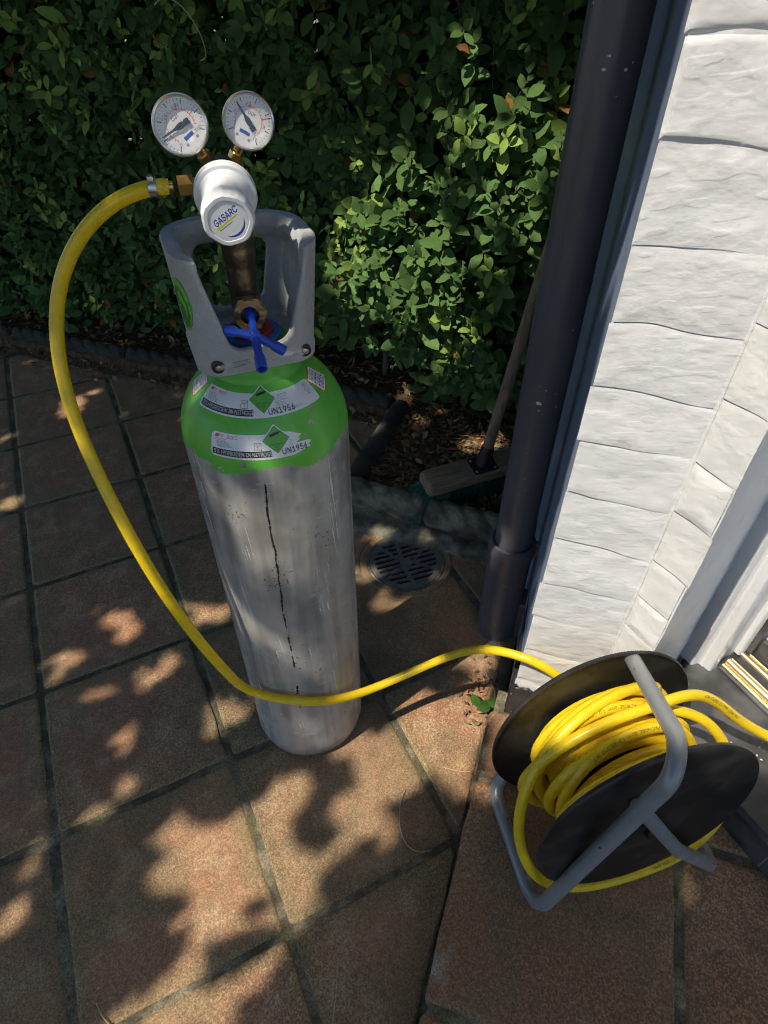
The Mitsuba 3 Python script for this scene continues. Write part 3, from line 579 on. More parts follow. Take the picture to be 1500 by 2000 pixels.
# a leafy tree behind the camera to the left: its crown breaks the sun into patches
tree = thing('shade_tree', 'leafy garden tree behind the camera, outside the picture, whose shade dapples the paving', 'tree')
TA, TB = np.array([.8339, -.5519, 0]), np.array([.4629, .6994, .5446])
GAPS = [(-1.957, 0.21, 0.042), (-1.652, 0.075, 0.021), (-1.915, 0.026, 0.04), (-1.591, -0.024, 0.028), (-1.025, 0.05, 0.033), (-0.94, 0.17, 0.029), (-0.905, 0.198, 0.028), (-0.968, 0.046, 0.025), (-0.826, 0.045, 0.032), (-0.843, 0.083, 0.029), (-0.973, -0.048, 0.022), (-0.861, -0.041, 0.025), (-0.746, -0.034, 0.024), (-0.644, -0.055, 0.026), (-0.67, 0.112, 0.039), (-0.572, -0.001, 0.021), (-0.512, -0.028, 0.035), (-0.479, -0.055, 0.031), (-0.468, 0.009, 0.043), (-0.39, -0.009, 0.041), (-0.478, 0.053, 0.027), (-0.372, -0.046, 0.032), (-0.459, 0.12, 0.046), (-0.416, 0.065, 0.043), (-0.344, 0.069, 0.042), (-0.299, 0.069, 0.03), (-0.371, 0.215, 0.046), (-0.407, 0.276, 0.053), (-0.4, 0.366, 0.05), (-0.358, 0.411, 0.04), (-0.33, 0.345, 0.044), (-0.414, 0.323, 0.04), (-0.381, 0.459, 0.031), (-0.416, 0.476, 0.028), (-0.424, 0.406, 0.033), (-0.279, 0.332, 0.024), (-0.348, 0.276, 0.028), (-0.32, 0.2, 0.027), (-0.624, -0.201, 0.021), (-0.559, -0.228, 0.02), (-0.306, -0.112, 0.037), (-0.269, -0.062, 0.037), (-0.343, -0.168, 0.022), (-0.265, -0.009, 0.023), (-0.433, 0.515, 0.022), (-0.687, 0.481, 0.017), (-0.688, 0.451, 0.015), (-0.861, 0.551, 0.029), (-0.79, 0.476, 0.025), (-0.741, 0.591, 0.012), (-0.963, 0.943, 0.046), (-0.936, 0.973, 0.039), (-1.174, 0.786, 0.032), (-1.292, 0.787, 0.023), (-1.158, 0.893, 0.023), (-1.14, 0.968, 0.02), (-2.332, 0.19, 0.023), (-2.155, 0.307, 0.019), (-0.53, 0.49, 0.015), (-0.521, 0.455, 0.021), (-0.525, 0.478, 0.018), (-0.5, 0.508, 0.015), (-0.478, 0.516, 0.019), (-0.477, 0.54, 0.019), (-0.482, 0.486, 0.017), (-0.481, 0.554, 0.013), (-0.535, 0.372, 0.012), (-0.521, 0.361, 0.012), (-0.506, 0.354, 0.013), (-0.493, 0.353, 0.015), (-0.484, 0.348, 0.012), (-0.483, 0.246, 0.027), (-0.476, 0.254, 0.022), (-0.476, 0.347, 0.016), (-0.476, 0.385, 0.014), (-0.496, 0.58, 0.013), (-0.556, 0.495, 0.012), (-0.58, 0.549, 0.012), (-0.563, 0.535, 0.012), (-0.495, 0.557, 0.012), (-0.522, 0.643, 0.012), (-0.513, 0.703, 0.035), (-0.553, 0.723, 0.033), (-0.578, 0.735, 0.029), (-0.555, 0.777, 0.029), (-1.334, 1.147, 0.047), (-1.271, 1.207, 0.067), (-1.211, 1.199, 0.069), (-1.169, 1.172, 0.079), (-1.232, 1.126, 0.073), (-1.298, 1.079, 0.059), (-1.111, 1.332, 0.034), (-1.1, 1.401, 0.03), (-0.923, 1.46, 0.052), (-0.927, 1.442, 0.04), (-1.127, 1.046, 0.04), (-1.034, 1.343, 0.037), (-1.278, 1.058, 0.067), (-1.12, 1.11, 0.044), (-1.38, 1.096, 0.048), (-1.418, 1.108, 0.041), (-0.962, 1.3, 0.034), (-1.062, 1.392, 0.027), (-1.283, 0.944, 0.03), (-1.843, 0.907, 0.023), (-2.182, 0.463, 0.026), (-1.106, 1.376, 0.032), (-1.058, 1.421, 0.027), (-1.013, 1.425, 0.032), (-0.956, 1.394, 0.036), (-0.982, 1.338, 0.032), (-1.038, 1.252, 0.037), (-1.082, 1.175, 0.036), (-1.21, 1.052, 0.041), (-1.327, 0.992, 0.039), (-1.365, 1.05, 0.04), (-1.435, 1.007, 0.031), (-1.05, 1.112, 0.035), (-1.193, 1.278, 0.035), (-1.14, 1.347, 0.028), (-1.268, 1.268, 0.028), (-1.348, 1.197, 0.03), (-0.908, 1.303, 0.031), (-2.062, 0.767, 0.024), (-1.747, 1.026, 0.022), (-1.997, 0.723, 0.019), (-0.297, 0.472, 0.021), (-0.257, 0.427, 0.02), (-0.226, 0.391, 0.016), (-0.62, 0.447, 0.013), (-0.59, 0.411, 0.014), (-0.571, 0.39, 0.014), (-0.654, 0.485, 0.012), (-0.668, 0.521, 0.012), (-0.552, 0.347, 0.014), (-0.535, 0.303, 0.014), (-0.655, 0.604, 0.012), (-0.628, 0.662, 0.012)]
OPEN = Polygon([(-.36, .52), (-.25, .42), (-.2, .48), (-.11, .60), (-.04, .655), (.1, .69), (.1, 2.4), (-.36, 2.4)])
import shapely
gap_area = unary_union([OPEN] + [Point(a, b).buffer(r, 8) for a, b, r in GAPS])
n = 47000
ca, cb, ct = rng.uniform(-3.4, .95, n), rng.uniform(-1.4, 2.5, n), rng.uniform(2.5, 3.3, n)
Ll = rng.uniform(.06, .11, n)
ok = np.ones(n, bool)
dist = shapely.distance(gap_area, shapely.points(ca, cb)); ok = dist > Ll * .12
ca, cb, ct, Ll = ca[ok], cb[ok], ct[ok], Ll[ok]; n = len(ca)
P = ca[:, None] * TA + cb[:, None] * TB + ct[:, None] * SUN
# leaf axes lie round their own centres so that a gap keeps its outline
Z = rng.normal(0, .45, (n, 3)) + SUN; X = np.cross(Z, rng.normal(0, 1, (n, 3))); X /= np.linalg.norm(X, axis=1, keepdims=True)
m = leaf_mesh(P - X * (Ll * .5)[:, None], X, Z, Ll)
put('crown', m, 'leaf', tree, smooth=True, color=np.repeat(np.array([[.045, .11, .03]]) * rng.uniform(.7, 1.3, (n, 1)), 11, 0), kind='stuff')
tb = np.array([-3.3, -2.3, -.03]); tk = spline([tb, tb + [.08, .06, 1.0], tb + [.2, .25, 2.0], tb + [.45, .5, 3.0]], 24)
put('trunk', tube(tk, np.linspace(.13, .07, 24), 14), 'bark', tree, smooth=True)
for i, e in enumerate([(-2.3, -.3, 3.0), (-1.75, -1.25, 3.2), (-2.7, .3, 3.4), (-1.9, -2.3, 3.1), (-2.9, -1.0, 3.7)]):
    put('limb', tube(spline([tk[12 + i], tk[-1] * .5 + np.array(e) * .5 + [0, 0, .1], np.array(e)], 16), np.linspace(.05, .012, 16), 8), 'bark', tree, smooth=True)

# ------------------------------------------------------------------ gas cylinder
R, ZC, HB = .098, .675, .095
E1, E2, E3 = np.array([.8536, .5208, 0]), np.array([.5208, -.8536, 0]), np.array([0, 0, 1.])
CC0 = np.array([CX, CY, 0])
def W(l): l = np.asarray(l, float); return CC0 + l[..., :1] * E1 + l[..., 1:2] * E2 + l[..., 2:] * E3
cyl = thing('gas_cylinder', 'tall scuffed aluminium gas cylinder with a bright green shoulder, standing on the paving', 'gas cylinder')
# body: plain aluminium up to the shoulder
pf = [(0, .004), (.070, .003), (.082, .0005), (.090, .004), (.0955, .012), (R, .024)] + [(R, z) for z in np.linspace(.05, .62, 40)]
put('body', lathe(pf, (CX, CY, 0), sides=128), 'aluminium', cyl, smooth=60)
tt = np.linspace(0, math.acos(.046 / R), 28)
pf = [(R, .62), (R, .64), (R, .66)] + [(R * math.cos(t), ZC + HB * math.sin(t)) for t in tt]
put('shoulder', lathe(pf, (CX, CY, 0), sides=128), 'shoulder_paint', cyl, smooth=60, label='green painted shoulder worn through to metal at its lower edge')
zt = ZC + HB * math.sin(tt[-1])
put('neck_ring', lathe([(.052, zt - .008), (.0505, zt + .001), (.049, zt + .004), (.049, zt + .020), (.046, zt + .023), (.02, zt + .023)], (CX, CY, 0), sides=96), 'green_paint', cyl, smooth=30)
# stickers: laid on the shoulder by bearing (degrees from the camera side) and height along the curve
_t = np.linspace(0, 1.25, 400); _s = np.concatenate([[0], np.cumsum(np.hypot(np.diff(R * np.cos(_t)), np.diff(HB * np.sin(_t))))])
def on_dome(phi, s, off):
    t = np.interp(s, _s, _t); r = np.where(s < 0, R, R * np.cos(t)); z = np.where(s < 0, ZC + s, ZC + HB * np.sin(t))
    nr, nz = HB * np.cos(t), R * np.sin(t); l = np.hypot(nr, nz); nr, nz = np.where(s < 0, 1, nr / l), np.where(s < 0, 0, nz / l)
    r, z = r + off * nr, z + off * nz; p = np.radians(phi)
    return W(np.stack([r * np.sin(p), r * np.cos(p), z], -1))
def s_of(z): return float(np.interp(math.asin(min(.999, max(0, (z - ZC) / HB))), _t, _s))
class Sticker:
    def __init__(self, name, phi0, s0, scale, sag=0.0, rot=0.0, label=None):
        self.phi0, self.s0, self.k, self.sag, self.rot, self.key, self.name, self.label = phi0, s0, scale, sag, math.radians(rot), None, name, label
    def warp(self, mesh, off, fine=.005):
        m = mesh.copy()
        if fine: m = tm(*trimesh.remesh.subdivide_to_size(m.vertices, m.faces, fine, max_iter=12)[:2])
        x, y, d = m.vertices.T; c, s = math.cos(self.rot), math.sin(self.rot); x, y = c * x - s * y, s * x + c * y
        m.vertices = on_dome(self.phi0 + np.degrees(x / self.k), self.s0 + y + self.sag * x, off + d); return m
    def area(self, name, poly, mat, lvl, **kw):
        m = self.warp(extrude(poly, .00012), .00010 + .00016 * lvl); 
        if self.key is None: self.key = put(name, m, mat, cyl, smooth=False, **kw); return self.key
        return put(name, m, mat, self.key, smooth=False, **kw)
    def text(self, s, x, y, h, mat, lvl, bold=False, sx=1.0, rot=0):
        m = meshkit.text_mesh(s, h, .00012, bold); m.vertices[:, 0] *= sx
        if rot: a = math.radians(rot); v = m.vertices.copy(); m.vertices[:, 0] = v[:, 0] * math.cos(a) - v[:, 1] * math.sin(a); m.vertices[:, 1] = v[:, 0] * math.sin(a) + v[:, 1] * math.cos(a)
        m.vertices[:, 0] += x; m.vertices[:, 1] += y; return self.warp(m, .00010 + .00016 * lvl, None)
def rrect(x0, y0, x1, y1, r): return sbox(x0 + r, y0 + r, x1 - r, y1 - r).buffer(r, 6)
def words(x, y, w, h, rg, gap=.0009):
    out, c = [], x
    while c < x + w: l = rg.uniform(.0015, .0055); out.append(sbox(c, y, min(c + l, x + w), y + h)); c += l + gap
    return out
def hazard(st, cx, cy, r, base):
    dia = lambda q: Polygon([(cx, cy + q), (cx + q, cy), (cx, cy - q), (cx - q, cy)])
    st.area('diamond_border', dia(r), 'paper_white', base); st.area('diamond', dia(r * .90), 'ink_dark_green', base + 1); st.area('diamond', dia(r * .84), 'ink_green', base + 2)
    bot = unary_union([LineString([(cx - .0055, cy + r * .30), (cx + .003, cy + r * .43)]).buffer(.0013), LineString([(cx + .003, cy + r * .43), (cx + .0065, cy + r * .483)]).buffer(.0005)])
    st.area('pictogram', bot, 'ink_black', base + 3)
    put('print', cat(st.text('COMPRESSED', cx - .0078, cy - r * .33, .0016, 'ink_black', base + 3), st.text('GAS', cx - .0026, cy - r * .50, .0016, 'ink_black', base + 3), st.text('2', cx - .0008, cy - r * .72, .0018, 'ink_black', base + 3)), 'ink_black', st.key, smooth=False)
def cylinder_label(st, x0, x1, h, torn, dx, rg, base_label):
    L = rrect(x0, 0, x1, h, .003)
    if torn:
        ed = [(x1 - .0005, h * .70), (x1 - .006, h * .62), (x1 - .003, h * .56), (x1 - .009, h * .44), (x1 + .004, h * .40), (x1 + .009, h * .30), (x1 + .004, h * .20), (x1 + .007, h * .10), (x1 - .001, .002), (x1 - .012, -.001)]
        L = Polygon([(x0, .003), (x0 + .003, 0)] + ed[::-1] + [(x1 - .012, h * .92), (x1 - .02, h), (x0 + .003, h), (x0, h - .003)]).buffer(0)
    st.area(st.name, L, 'paper_white', 0, label=base_label)
    bw = .050 * st.sx0
    st.area('black_band', sbox(x0 + .002, .0020, x0 + .002 + bw, .0092), 'ink_black', 1)
    t = st.text('5% HYDROGEN IN NITROGEN', x0 + .0036, .0034, .0046, 'paper_white', 2, False, sx=bw / .0885)
    put('print', t, 'paper_white', st.key, smooth=False)
    g = []
    for k in range(7): g += words(x0 + .005 + .0006 * k, h - .0092 - k * .00112 + .0004, rg.uniform(.012, .020), .00042, rg)
    g += words(x0 + .0045, h - .0072, .016, .0004, rg)
    rx = dx + .013
    for k in range(5): g += words(rx + .001, h - .006 - k * .0016 - (.0045 if torn else .0035), min(rg.uniform(.010, .016), x1 - rx - .014 if torn else 1), .00045, rg)
    if not torn:
        for k in range(3): g += words(rx + .005, h - .0045 - k * .0017, rg.uniform(.011, .015), .0005, rg)
        for k in range(7): g += words(x1 - .012 + .0006 * (k % 3), h - .0045 - k * .0019, rg.uniform(.004, .008), .0007, rg)
        for k in range(2): g += words(rx + .0165, .0035 + k * .0016, .016 - .003 * k, .0005, rg)
    st.area('small_print', unary_union(g).intersection(L.buffer(-.0008)), 'ink_grey', 1, kind='stuff')
    st.area('red_logo_mark', Polygon([(x0 + .004, h - .0052), (x0 + .0085, h - .0052), (x0 + .0105, h - .0018), (x0 + .006, h - .0018)]), 'ink_red', 1)
    st.area('pink_logo_mark', unary_union([Polygon([(x0 + .009 + q, h - .0052), (x0 + .0102 + q, h - .0052), (x0 + .0122 + q, h - .0018), (x0 + .011 + q, h - .0018)]) for q in (0, .002, .004)]), 'ink_pink', 1)
    put('print', st.text('BOC', x0 + .0195, h - .0056, .0035, 'ink_red', 1, False, 1.15), 'ink_red', st.key, smooth=False)
    sxb = dx - .0245
    st.area('size_box', sbox(sxb, .0102, sxb + .0080, .0186).difference(sbox(sxb + .0005, .0107, sxb + .0075, .0181)), 'ink_black', 1)
    put('print', cat(st.text('SIZE', sxb + .0012, .0152, .0019, 'ink_black', 1), st.text('T', sxb + .0024, .0113, .0034, 'ink_black', 1, False)), 'ink_black', st.key, smooth=False)
    put('print', st.text('UN1956', dx + .0040, .0026, .0064, 'ink_black', 1, True, .82), 'ink_black', st.key, smooth=False)
    hazard(st, dx, h * .74, .0168, 2)
rg = np.random.default_rng(3)
st = Sticker('upper_label', -6.0, s_of(.7325), .073, sag=-.02); st.sx0 = 1.28
cylinder_label(st, -.070, .073, .0265, False, .0065, rg, 'upper white gas label with a green hazard diamond')
st = Sticker('lower_label', 1.0, s_of(.6925), .0945); st.sx0 = 1.32
cylinder_label(st, -.069, .036, .0272, True, .0055, rg, 'lower white gas label, torn at its right end')
for ph, s, ro, lb in ((-83, s_of(.737), -20, 'small orange edged sticker at the left of the shoulder'), (69, s_of(.7345), 22, 'small orange edged sticker at the right of the shoulder')):
    st = Sticker('warning_sticker', ph, s, .072, rot=ro); w2, h2 = .013, .026
    st.area('warning_sticker', rrect(-w2, 0, w2, h2, .001), 'ink_orange', 0, label=lb); st.area('paper', rrect(-w2 + .0013, .0013, w2 - .0013, h2 - .0013, .0006), 'paper_white', 1)
    g = []
    for k in range(11): g += words(-w2 + .003, .003 + k * .0019, 2 * w2 - .0065, .0009 if k in (2, 3, 6) else .0005, rg)
    st.area('small_print', unary_union(g), 'ink_black', 2, kind='stuff')

# ------------------------------------------------------------------ valve, guard, key
valve = thing('cylinder_valve', 'dull bronze cylinder valve with a hexagon gland nut, inside the grey guard', 'valve')
vt = lambda x, y, z: W(np.array([x, y, z]))
put('body', lathe([(.0, .775), (.020, .775), (.020, .789), (.0165, .793), (.0155, .81), (.0150, .835), (.0145, .862), (.0150, .868), (.0160, .872), (.0160, .880), (.0150, .8835), (.0165, .887), (.0165, .893), (.013, .897), (0, .897)], W(np.array([-.0015, 0, 0])), sides=40), 'bronze', valve, smooth=40)
put('boss', lathe([(.0, -.016), (.0150, -.012), (.0160, .0), (.0140, .014), (.0128, .022), (0, .023)], vt(-.0005, .004, .8255), E2, 40), 'bronze', valve, smooth=40)
hexa = lambda r, n=6, a0=0: Polygon([(r * math.cos(a0 + 2 * np.pi * k / n), r * math.sin(a0 + 2 * np.pi * k / n)) for k in range(n)])
nut = extrude(hexa(.0178).difference(Point(0, 0).buffer(.0095, 16)).buffer(-.001, join_style=1).buffer(.001, 3), .0085)
put('gland_nut', cat(place(nut, vt(0, .026, .8265), E1, z=E2), place(extrude(Point(0, 0).buffer(.0155, 32).difference(Point(0, 0).buffer(.0092, 16)), .003), vt(0, .0345, .8265), E1, z=E2)), 'gland_metal', valve, smooth=20)
ringk = put('test_ring', cat(lathe([(.019, .789), (.031, .789), (.0315, .791), (.031, .793), (.019, .793)], W(np.array([-.001, .0, 0])), sides=48)), 'light_blue_plastic', smooth=30, label='blue plastic date ring around the foot of the bronze valve', cat='ring')
put('red_disc', lathe([(.016, .793), (.024, .793), (.0243, .7955), (.0235, .797), (.016, .797)], W(np.array([-.001, 0, 0])), sides=40), 'red_plastic', ringk, smooth=30)

G2 = unit([.652, -.758, 0]); G1 = unit([.758, .652, 0]); GZ0, GZ1 = .772, .892
def guard_sdf(x, y, z):
    # x along G1, y along G2 (towards the camera), z up; a rounded square cup that flares upwards
    u = (z - GZ0) / (GZ1 - GZ0); h = .0615 + .0090 * u; r = .026 + .022 * u
    x += .0025 * (1 - u)
    qx, qy = abs(x) - h + r, abs(y + .008 - .006 * u) - h + .006 - .004 * u + r
    d = math.hypot(max(qx, 0), max(qy, 0)) + min(max(qx, qy), 0) - r
    roll = max(0, 1 - abs(z - (GZ1 - .011)) / .013)
    t = .0050 + .0034 * roll ** .5
    shell = abs(d + t) - t
    floor = max(d, abs(z - GZ0 - .0055) - .0055, .041 - math.hypot(x, y))
    s = min(shell, floor); k = .006; hh = max(0, 1 - abs(shell - floor) / k); s -= hh * hh * k * .25
    s = max(s, z - GZ1 + .0, GZ0 - z)
    # front opening: a tall U that widens upwards
    if y > 0:
        hw = .0290 + .0200 * min(1, max(0, (z - .800) / .080)); q0, q1 = abs(x) - hw + .012, .7985 - z + .012; o = math.hypot(max(q0, 0), max(q1, 0)) + min(max(q0, q1), 0) - .012; ed = -o
    else:
        hw = .042 - .012 * max(0, (.866 - z) / .066); ax = abs(x) - hw + .014; az_ = max(.797 - z, z - .8665) + .014
        o = math.hypot(max(ax, 0), max(az_, 0)) + min(max(ax, az_), 0) - .014; ed = -o
    kk = .004; m = max(s, ed); hq = max(0, 1 - abs(s - ed) / kk); s = m + hq * hq * kk * .25
    # bolt recesses at the two lower front corners
    for sx in (-1, 1):
        if sx * x > 0: s = max(s, .0055 - math.hypot(y + .002, (z - .848) * .55))
    return s
gm = m3.Manifold.level_set(lambda x, y, z: -guard_sdf(x, y, z), [-.085, -.085, GZ0 - .004, .085, .085, GZ1 + .006], .0022, 0.0)
g = m3_tm(gm); g = trimesh.Trimesh(g.vertices, g.faces, process=True); trimesh.smoothing.filter_taubin(g, iterations=4)
guard = thing('valve_guard', 'grey plastic valve guard cup open at the front, bolted on top of the green shoulder', 'valve guard')
GT = lambda m: tm(CC0 + m.vertices[:, :1] * G1 + m.vertices[:, 1:2] * G2 + m.vertices[:, 2:] * E3, m.faces)
put('shell', GT(g), 'guard_plastic', guard, smooth=True)
def guard_hit(ang, z, x0=0.0):
    # first point of the shell met from outside, coming in at a bearing (0 = front, 90 = the left side)
    c, q = math.cos(math.radians(ang)), -math.sin(math.radians(ang)); t = .12
    f = lambda t: guard_sdf(x0 + q * t, c * t, z)
    while f(t) > 0 and t > .01: t -= .0008
    return x0 + q * t, c * t
for sx in (-1, 1):
    bx_, by_ = guard_hit(0, .7845, sx * .0455 - .002)
    o = CC0 + G1 * bx_ + G2 * (by_ + .0008) + E3 * .7845
    put('bolt_recess', lathe([(.0066, -.004), (.0066, .0003), (.0058, .0006), (.0054, -.0003), (0, -.0003)], o, G2, 24), 'ink_black', guard, smooth=30)
    b = put('bolt', cat(lathe([(0, .0), (.0034, 0), (.0036, .0012), (.0030, .0026), (.0016, .0028), (.0012, .0016), (0, .0016)], o, G2, 20)), 'steel', guard, smooth=40)
gx = lambda s, x, z, h: place(meshkit.text_mesh(s, h, .0008), CC0 + G1 * x + G2 * (guard_hit(0, z + h / 2, x + h)[1] + .0008) + E3 * z, G1, z=unit(G2))
for t_, x_ in (('ISSF-A', -.034), ('ID', -.006), ('CP', .028)): put('embossed_letters', gx(t_, x_, .7815, .0060), 'guard_plastic', guard, smooth=False, kind='stuff')
def side_patch(poly, off):
    m = extrude(poly, .0002); m = tm(*trimesh.remesh.subdivide_to_size(m.vertices, m.faces, .0045)[:2]); out = []
    for a, z, d in m.vertices:
        x, y = guard_hit(66 - a / .072 * 57.3, z); l = math.hypot(x, y); k = 1 + (off + d + .0004) / l; out.append(CC0 + G1 * x * k + G2 * y * k + E3 * z)
    m.vertices = np.array(out); return m
k = put('green_sticker', side_patch(affinity.rotate(affinity.scale(Point(0, .845).buffer(1, 24), .0145, .027), -8), .0006), 'ink_green', guard, smooth=False, label='green oval sticker on the left side of the guard')
put('swirl', side_patch(unary_union([affinity.scale(Point(0, .843).buffer(1, 24), .0105, .021).difference(affinity.scale(Point(.002, .846).buffer(1, 24), .007, .014)), affinity.scale(Point(.001, .840).buffer(1, 16), .0035, .009)]), .0010), 'ink_dark_green', k, smooth=False)

key = thing('valve_key', 'blue plastic four armed valve key pushed into the bronze gland nut', 'valve key')
ks, ke, kc = np.array([0, .022, .8275]), np.array([.0034, .104, .8035]), np.array([.0017, .058, .8130])
kc = ks + (ke - ks) * .47
kl, kr_ = np.array([-.0262, .054, .8225]), np.array([.0285, .064, .7985])
def arm(a, b, socket=True):
    a, b = W(np.asarray(a)), W(np.asarray(b)); L = np.linalg.norm(b - a)
    pr_ = [(0, 0), (.0042, 0), (.0040, L * .55), (.0054, L * .66), (.0056, L - .0008), (.0050, L)] + ([(.0036, L), (.0036, L - .008), (0, L - .008)] if socket else [(0, L)])
    return lathe(pr_, a, b - a, 20)
put('arm', arm(kc, ke), 'blue_plastic', key, smooth=35); put('arm', arm(kc, kl), 'blue_plastic', key, smooth=35); put('arm', arm(kc, kr_), 'blue_plastic', key, smooth=35); put('arm', arm(kc, ks, False), 'blue_plastic', key, smooth=35)
hub = rbox(.012, .012, .010, .003); put('hub', place(hub, W(kc), W(kr_) - W(kl), z=W(ke) - W(ks)), 'blue_plastic', key, smooth=35)

# ------------------------------------------------------------------ pressure regulator with two gauges
reg = thing('pressure_regulator', 'white and brass pressure regulator with two round gauges, on top of the bronze valve', 'regulator')
RO, RK = W(np.array([-.0047, .018, .9345])), W(np.array([-.0056, .074, .9278])); RA = unit(RK - RO); RL = np.linalg.norm(RK - RO)
put('brass_body', lathe([(0, -.030), (.018, -.030), (.0215, -.026), (.0215, -.006), (.024, -.004), (.024, .0), (0, .0)], RO, RA, 40), 'bronze', reg, smooth=35)
put('inlet', cat(lathe([(0, .885), (.0105, .885), (.0105, .905), (.009, .908), (.009, .925), (0, .925)], W(np.array([-.0025, .0, 0])), sides=28)), 'bronze', reg, smooth=35)
put('bonnet', lathe([(.0, .0), (.0262, .0), (.0275, .002), (.0275, .0105), (.0268, .0125), (.0240, .0130), (.0232, .0145), (.0215, .0165), (.0205, .022), (.0195, .034), (.0190, .040), (0, .040)], RO, RA, 56), 'knob_plastic', reg, smooth=40)
def lobes(an, h, r): return 1 + .018 * np.clip(np.cos(7 * an) * 2.4, -1, .6) * (h > .034) * (r > .015)
put('knob', lathe([(.0, .034), (.0195, .034), (.0205, .036), (.0218, .042), (.0222, .052), (.0216, .0565), (.0200, .0585), (.0172, .0585), (.0168, .0572), (0, .0572)], RO, RA, 96, lobes), 'knob_plastic', reg, smooth=40)
kb = basis(RA); KX, KY = kb[:, 0], kb[:, 1]
if KX @ E1 < 0: KX, KY = -KX, -KY
KO = RO + RA * .0574
put('knob_badge', place(extrude(Point(0, 0).buffer(.0160, 40), .0003), KO, KX, z=RA), 'paper_white', reg, smooth=False)
ca_, sa_ = math.cos(math.radians(33)), math.sin(math.radians(33)); BX = KX * ca_ + KY * sa_; BY = -KX * sa_ + KY * ca_
tmk = meshkit.text_mesh('GASARC', .0054, .0002, True); tmk.vertices[:, 0] *= .78; tmk.vertices[:, :2] += [-.0122, .0018]
tmk.vertices[:, 0] += .18 * tmk.vertices[:, 1]
put('print', place(tmk, KO + RA * .0003, BX, z=RA), 'ink_blue', reg, smooth=False)
put('lime_stripe', place(extrude(Polygon([(-.0122, -.0012), (.0095, -.0006), (.0095, .0006), (-.0122, .0009)]), .0002), KO + RA * .0003, BX, z=RA), 'ink_lime', reg, smooth=False)
put('grey_stripe', place(extrude(Polygon([(-.0108, -.0028), (.0025, -.0026), (.0025, -.0019), (-.0108, -.0019)]), .0002), KO + RA * .0003, BX, z=RA), 'ink_grey', reg, smooth=False)
sw = np.array([(math.cos(a), math.sin(a)) for a in np.linspace(math.radians(-100), math.radians(6), 24)]); thk = .0013 * np.sin(np.linspace(.15, np.pi - .05, 24)) + .0002
arc = Polygon(np.vstack([sw * (.0128 + thk)[:, None], (sw * (.0128 - thk * .3)[:, None])[::-1]]))
put('swoosh', place(extrude(arc, .0002), KO + RA * .0003, KX, z=RA), 'ink_blue', reg, smooth=False)

def gauge(name, cen, up, nrm, r, needle, marks, red, logo_y, label):
    nrm = unit(nrm); up = unit(up - nrm * (np.asarray(up) @ nrm)); rt = np.cross(up, nrm)
    k = thing('pressure_gauge', label, 'gauge') if False else num(reg + '__' + name)
    c = W(np.asarray(cen)) if len(cen) == 3 else cen
    P2 = lambda m, d: place(m, c + nrm * d, rt, z=nrm)
    scene[k] = mikit.ply(lathe([(0, -.018), (r * .80, -.018), (r * .93, -.014), (r * .97, -.006), (r * .99, .0), (r, .002), (r * .99, .0045), (r * .95, .0055), (r * .90, .005), (r * .875, .003), (r * .87, -.001), (0, -.0012)], c, nrm, 64), 'chrome', 40)
    labels[k] = {'label': label}
    put('dial', P2(extrude(Point(0, 0).buffer(r * .868, 48), .0003), -.0010), 'dial_paper', k, smooth=False)
    pol = lambda a, q: (r * q * math.sin(math.radians(a)), r * q * math.cos(math.radians(a)))
    tick = [LineString([pol(a, .83), pol(a, .66 if i % 5 == 0 else .75)]).buffer(.0004 if i % 5 == 0 else .00022, cap_style=2) for i, a in enumerate(np.linspace(-135, 135, 31))]
    put('ticks', P2(extrude(unary_union(tick), .0001), -.0006), 'ink_black', k, smooth=False)
    arc_ = LineString([pol(a, .50) for a in np.linspace(-125, 120, 50)]).buffer(.00022); rt_ = [LineString([pol(a, .50), pol(a, .57)]).buffer(.00022, cap_style=2) for a in np.linspace(-125, 120, 22)]
    rmk = [LineString([pol(a, q0), pol(a, q1)]).buffer(.00045, cap_style=2) for a, q0, q1 in red]
    put('red_scale', P2(extrude(unary_union([arc_] + rt_ + rmk), .0001), -.0006), 'ink_red' if name == 'gauge' else 'ink_pink', k, smooth=False)
    tx = []
    for i, s in enumerate(marks):
        a = -135 + 270 * i / (len(marks) - 1); m = meshkit.text_mesh(s, r * .105, .0001); b = m.bounds; m.vertices[:, :2] += np.array(pol(a, .60)) - (b[0, :2] + b[1, :2]) / 2; tx.append(P2(m, -.0006))
    m = meshkit.text_mesh('bar', r * .15, .0001); m.vertices[:, :2] += [-r * .14, r * .24]; tx.append(P2(m, -.0006))
    put('print', cat(*tx), 'ink_black', k, smooth=False)
    put('blue_mark', P2(extrude(sbox(-r * .20, -r * .46 + logo_y, r * .20, -r * .33 + logo_y), .0001), -.0006), 'ink_blue', k, smooth=False)
    put('dots', P2(extrude(unary_union([Point(s * r * .24, -r * .58 + logo_y).buffer(r * .055) for s in (-1, 1)]), .0001), -.0006), 'ink_grey', k, smooth=False)
    a = math.radians(needle); nd = Polygon([(-.0004, r * .76), (.0004, r * .76), (.0010, r * .25), (r * .10, r * .06), (r * .10, -r * .10), (r * .06, -r * .14), (r * .11, -r * .20), (r * .10, -r * .36), (-r * .10, -r * .36), (-r * .11, -r * .20), (-r * .06, -r * .14), (-r * .10, -r * .10), (-r * .10, r * .06), (-.0010, r * .25)])
    put('needle', P2(extrude(affinity.rotate(nd, -needle, origin=(0, 0)), .0005), .0006), 'ink_black', k, smooth=False)
    gp = [pol(t, .875) for t in range(0, 360, 10)]; gp = np.array([(0, 0)] + gp); gi = np.arange(36)
    put('glass', P2(tm(np.c_[gp, np.zeros(37)], np.stack([np.zeros(36, int), 1 + (gi + 1) % 36, 1 + gi], 1)), .0032), 'glass_pane', k, smooth=False)
    return c, up
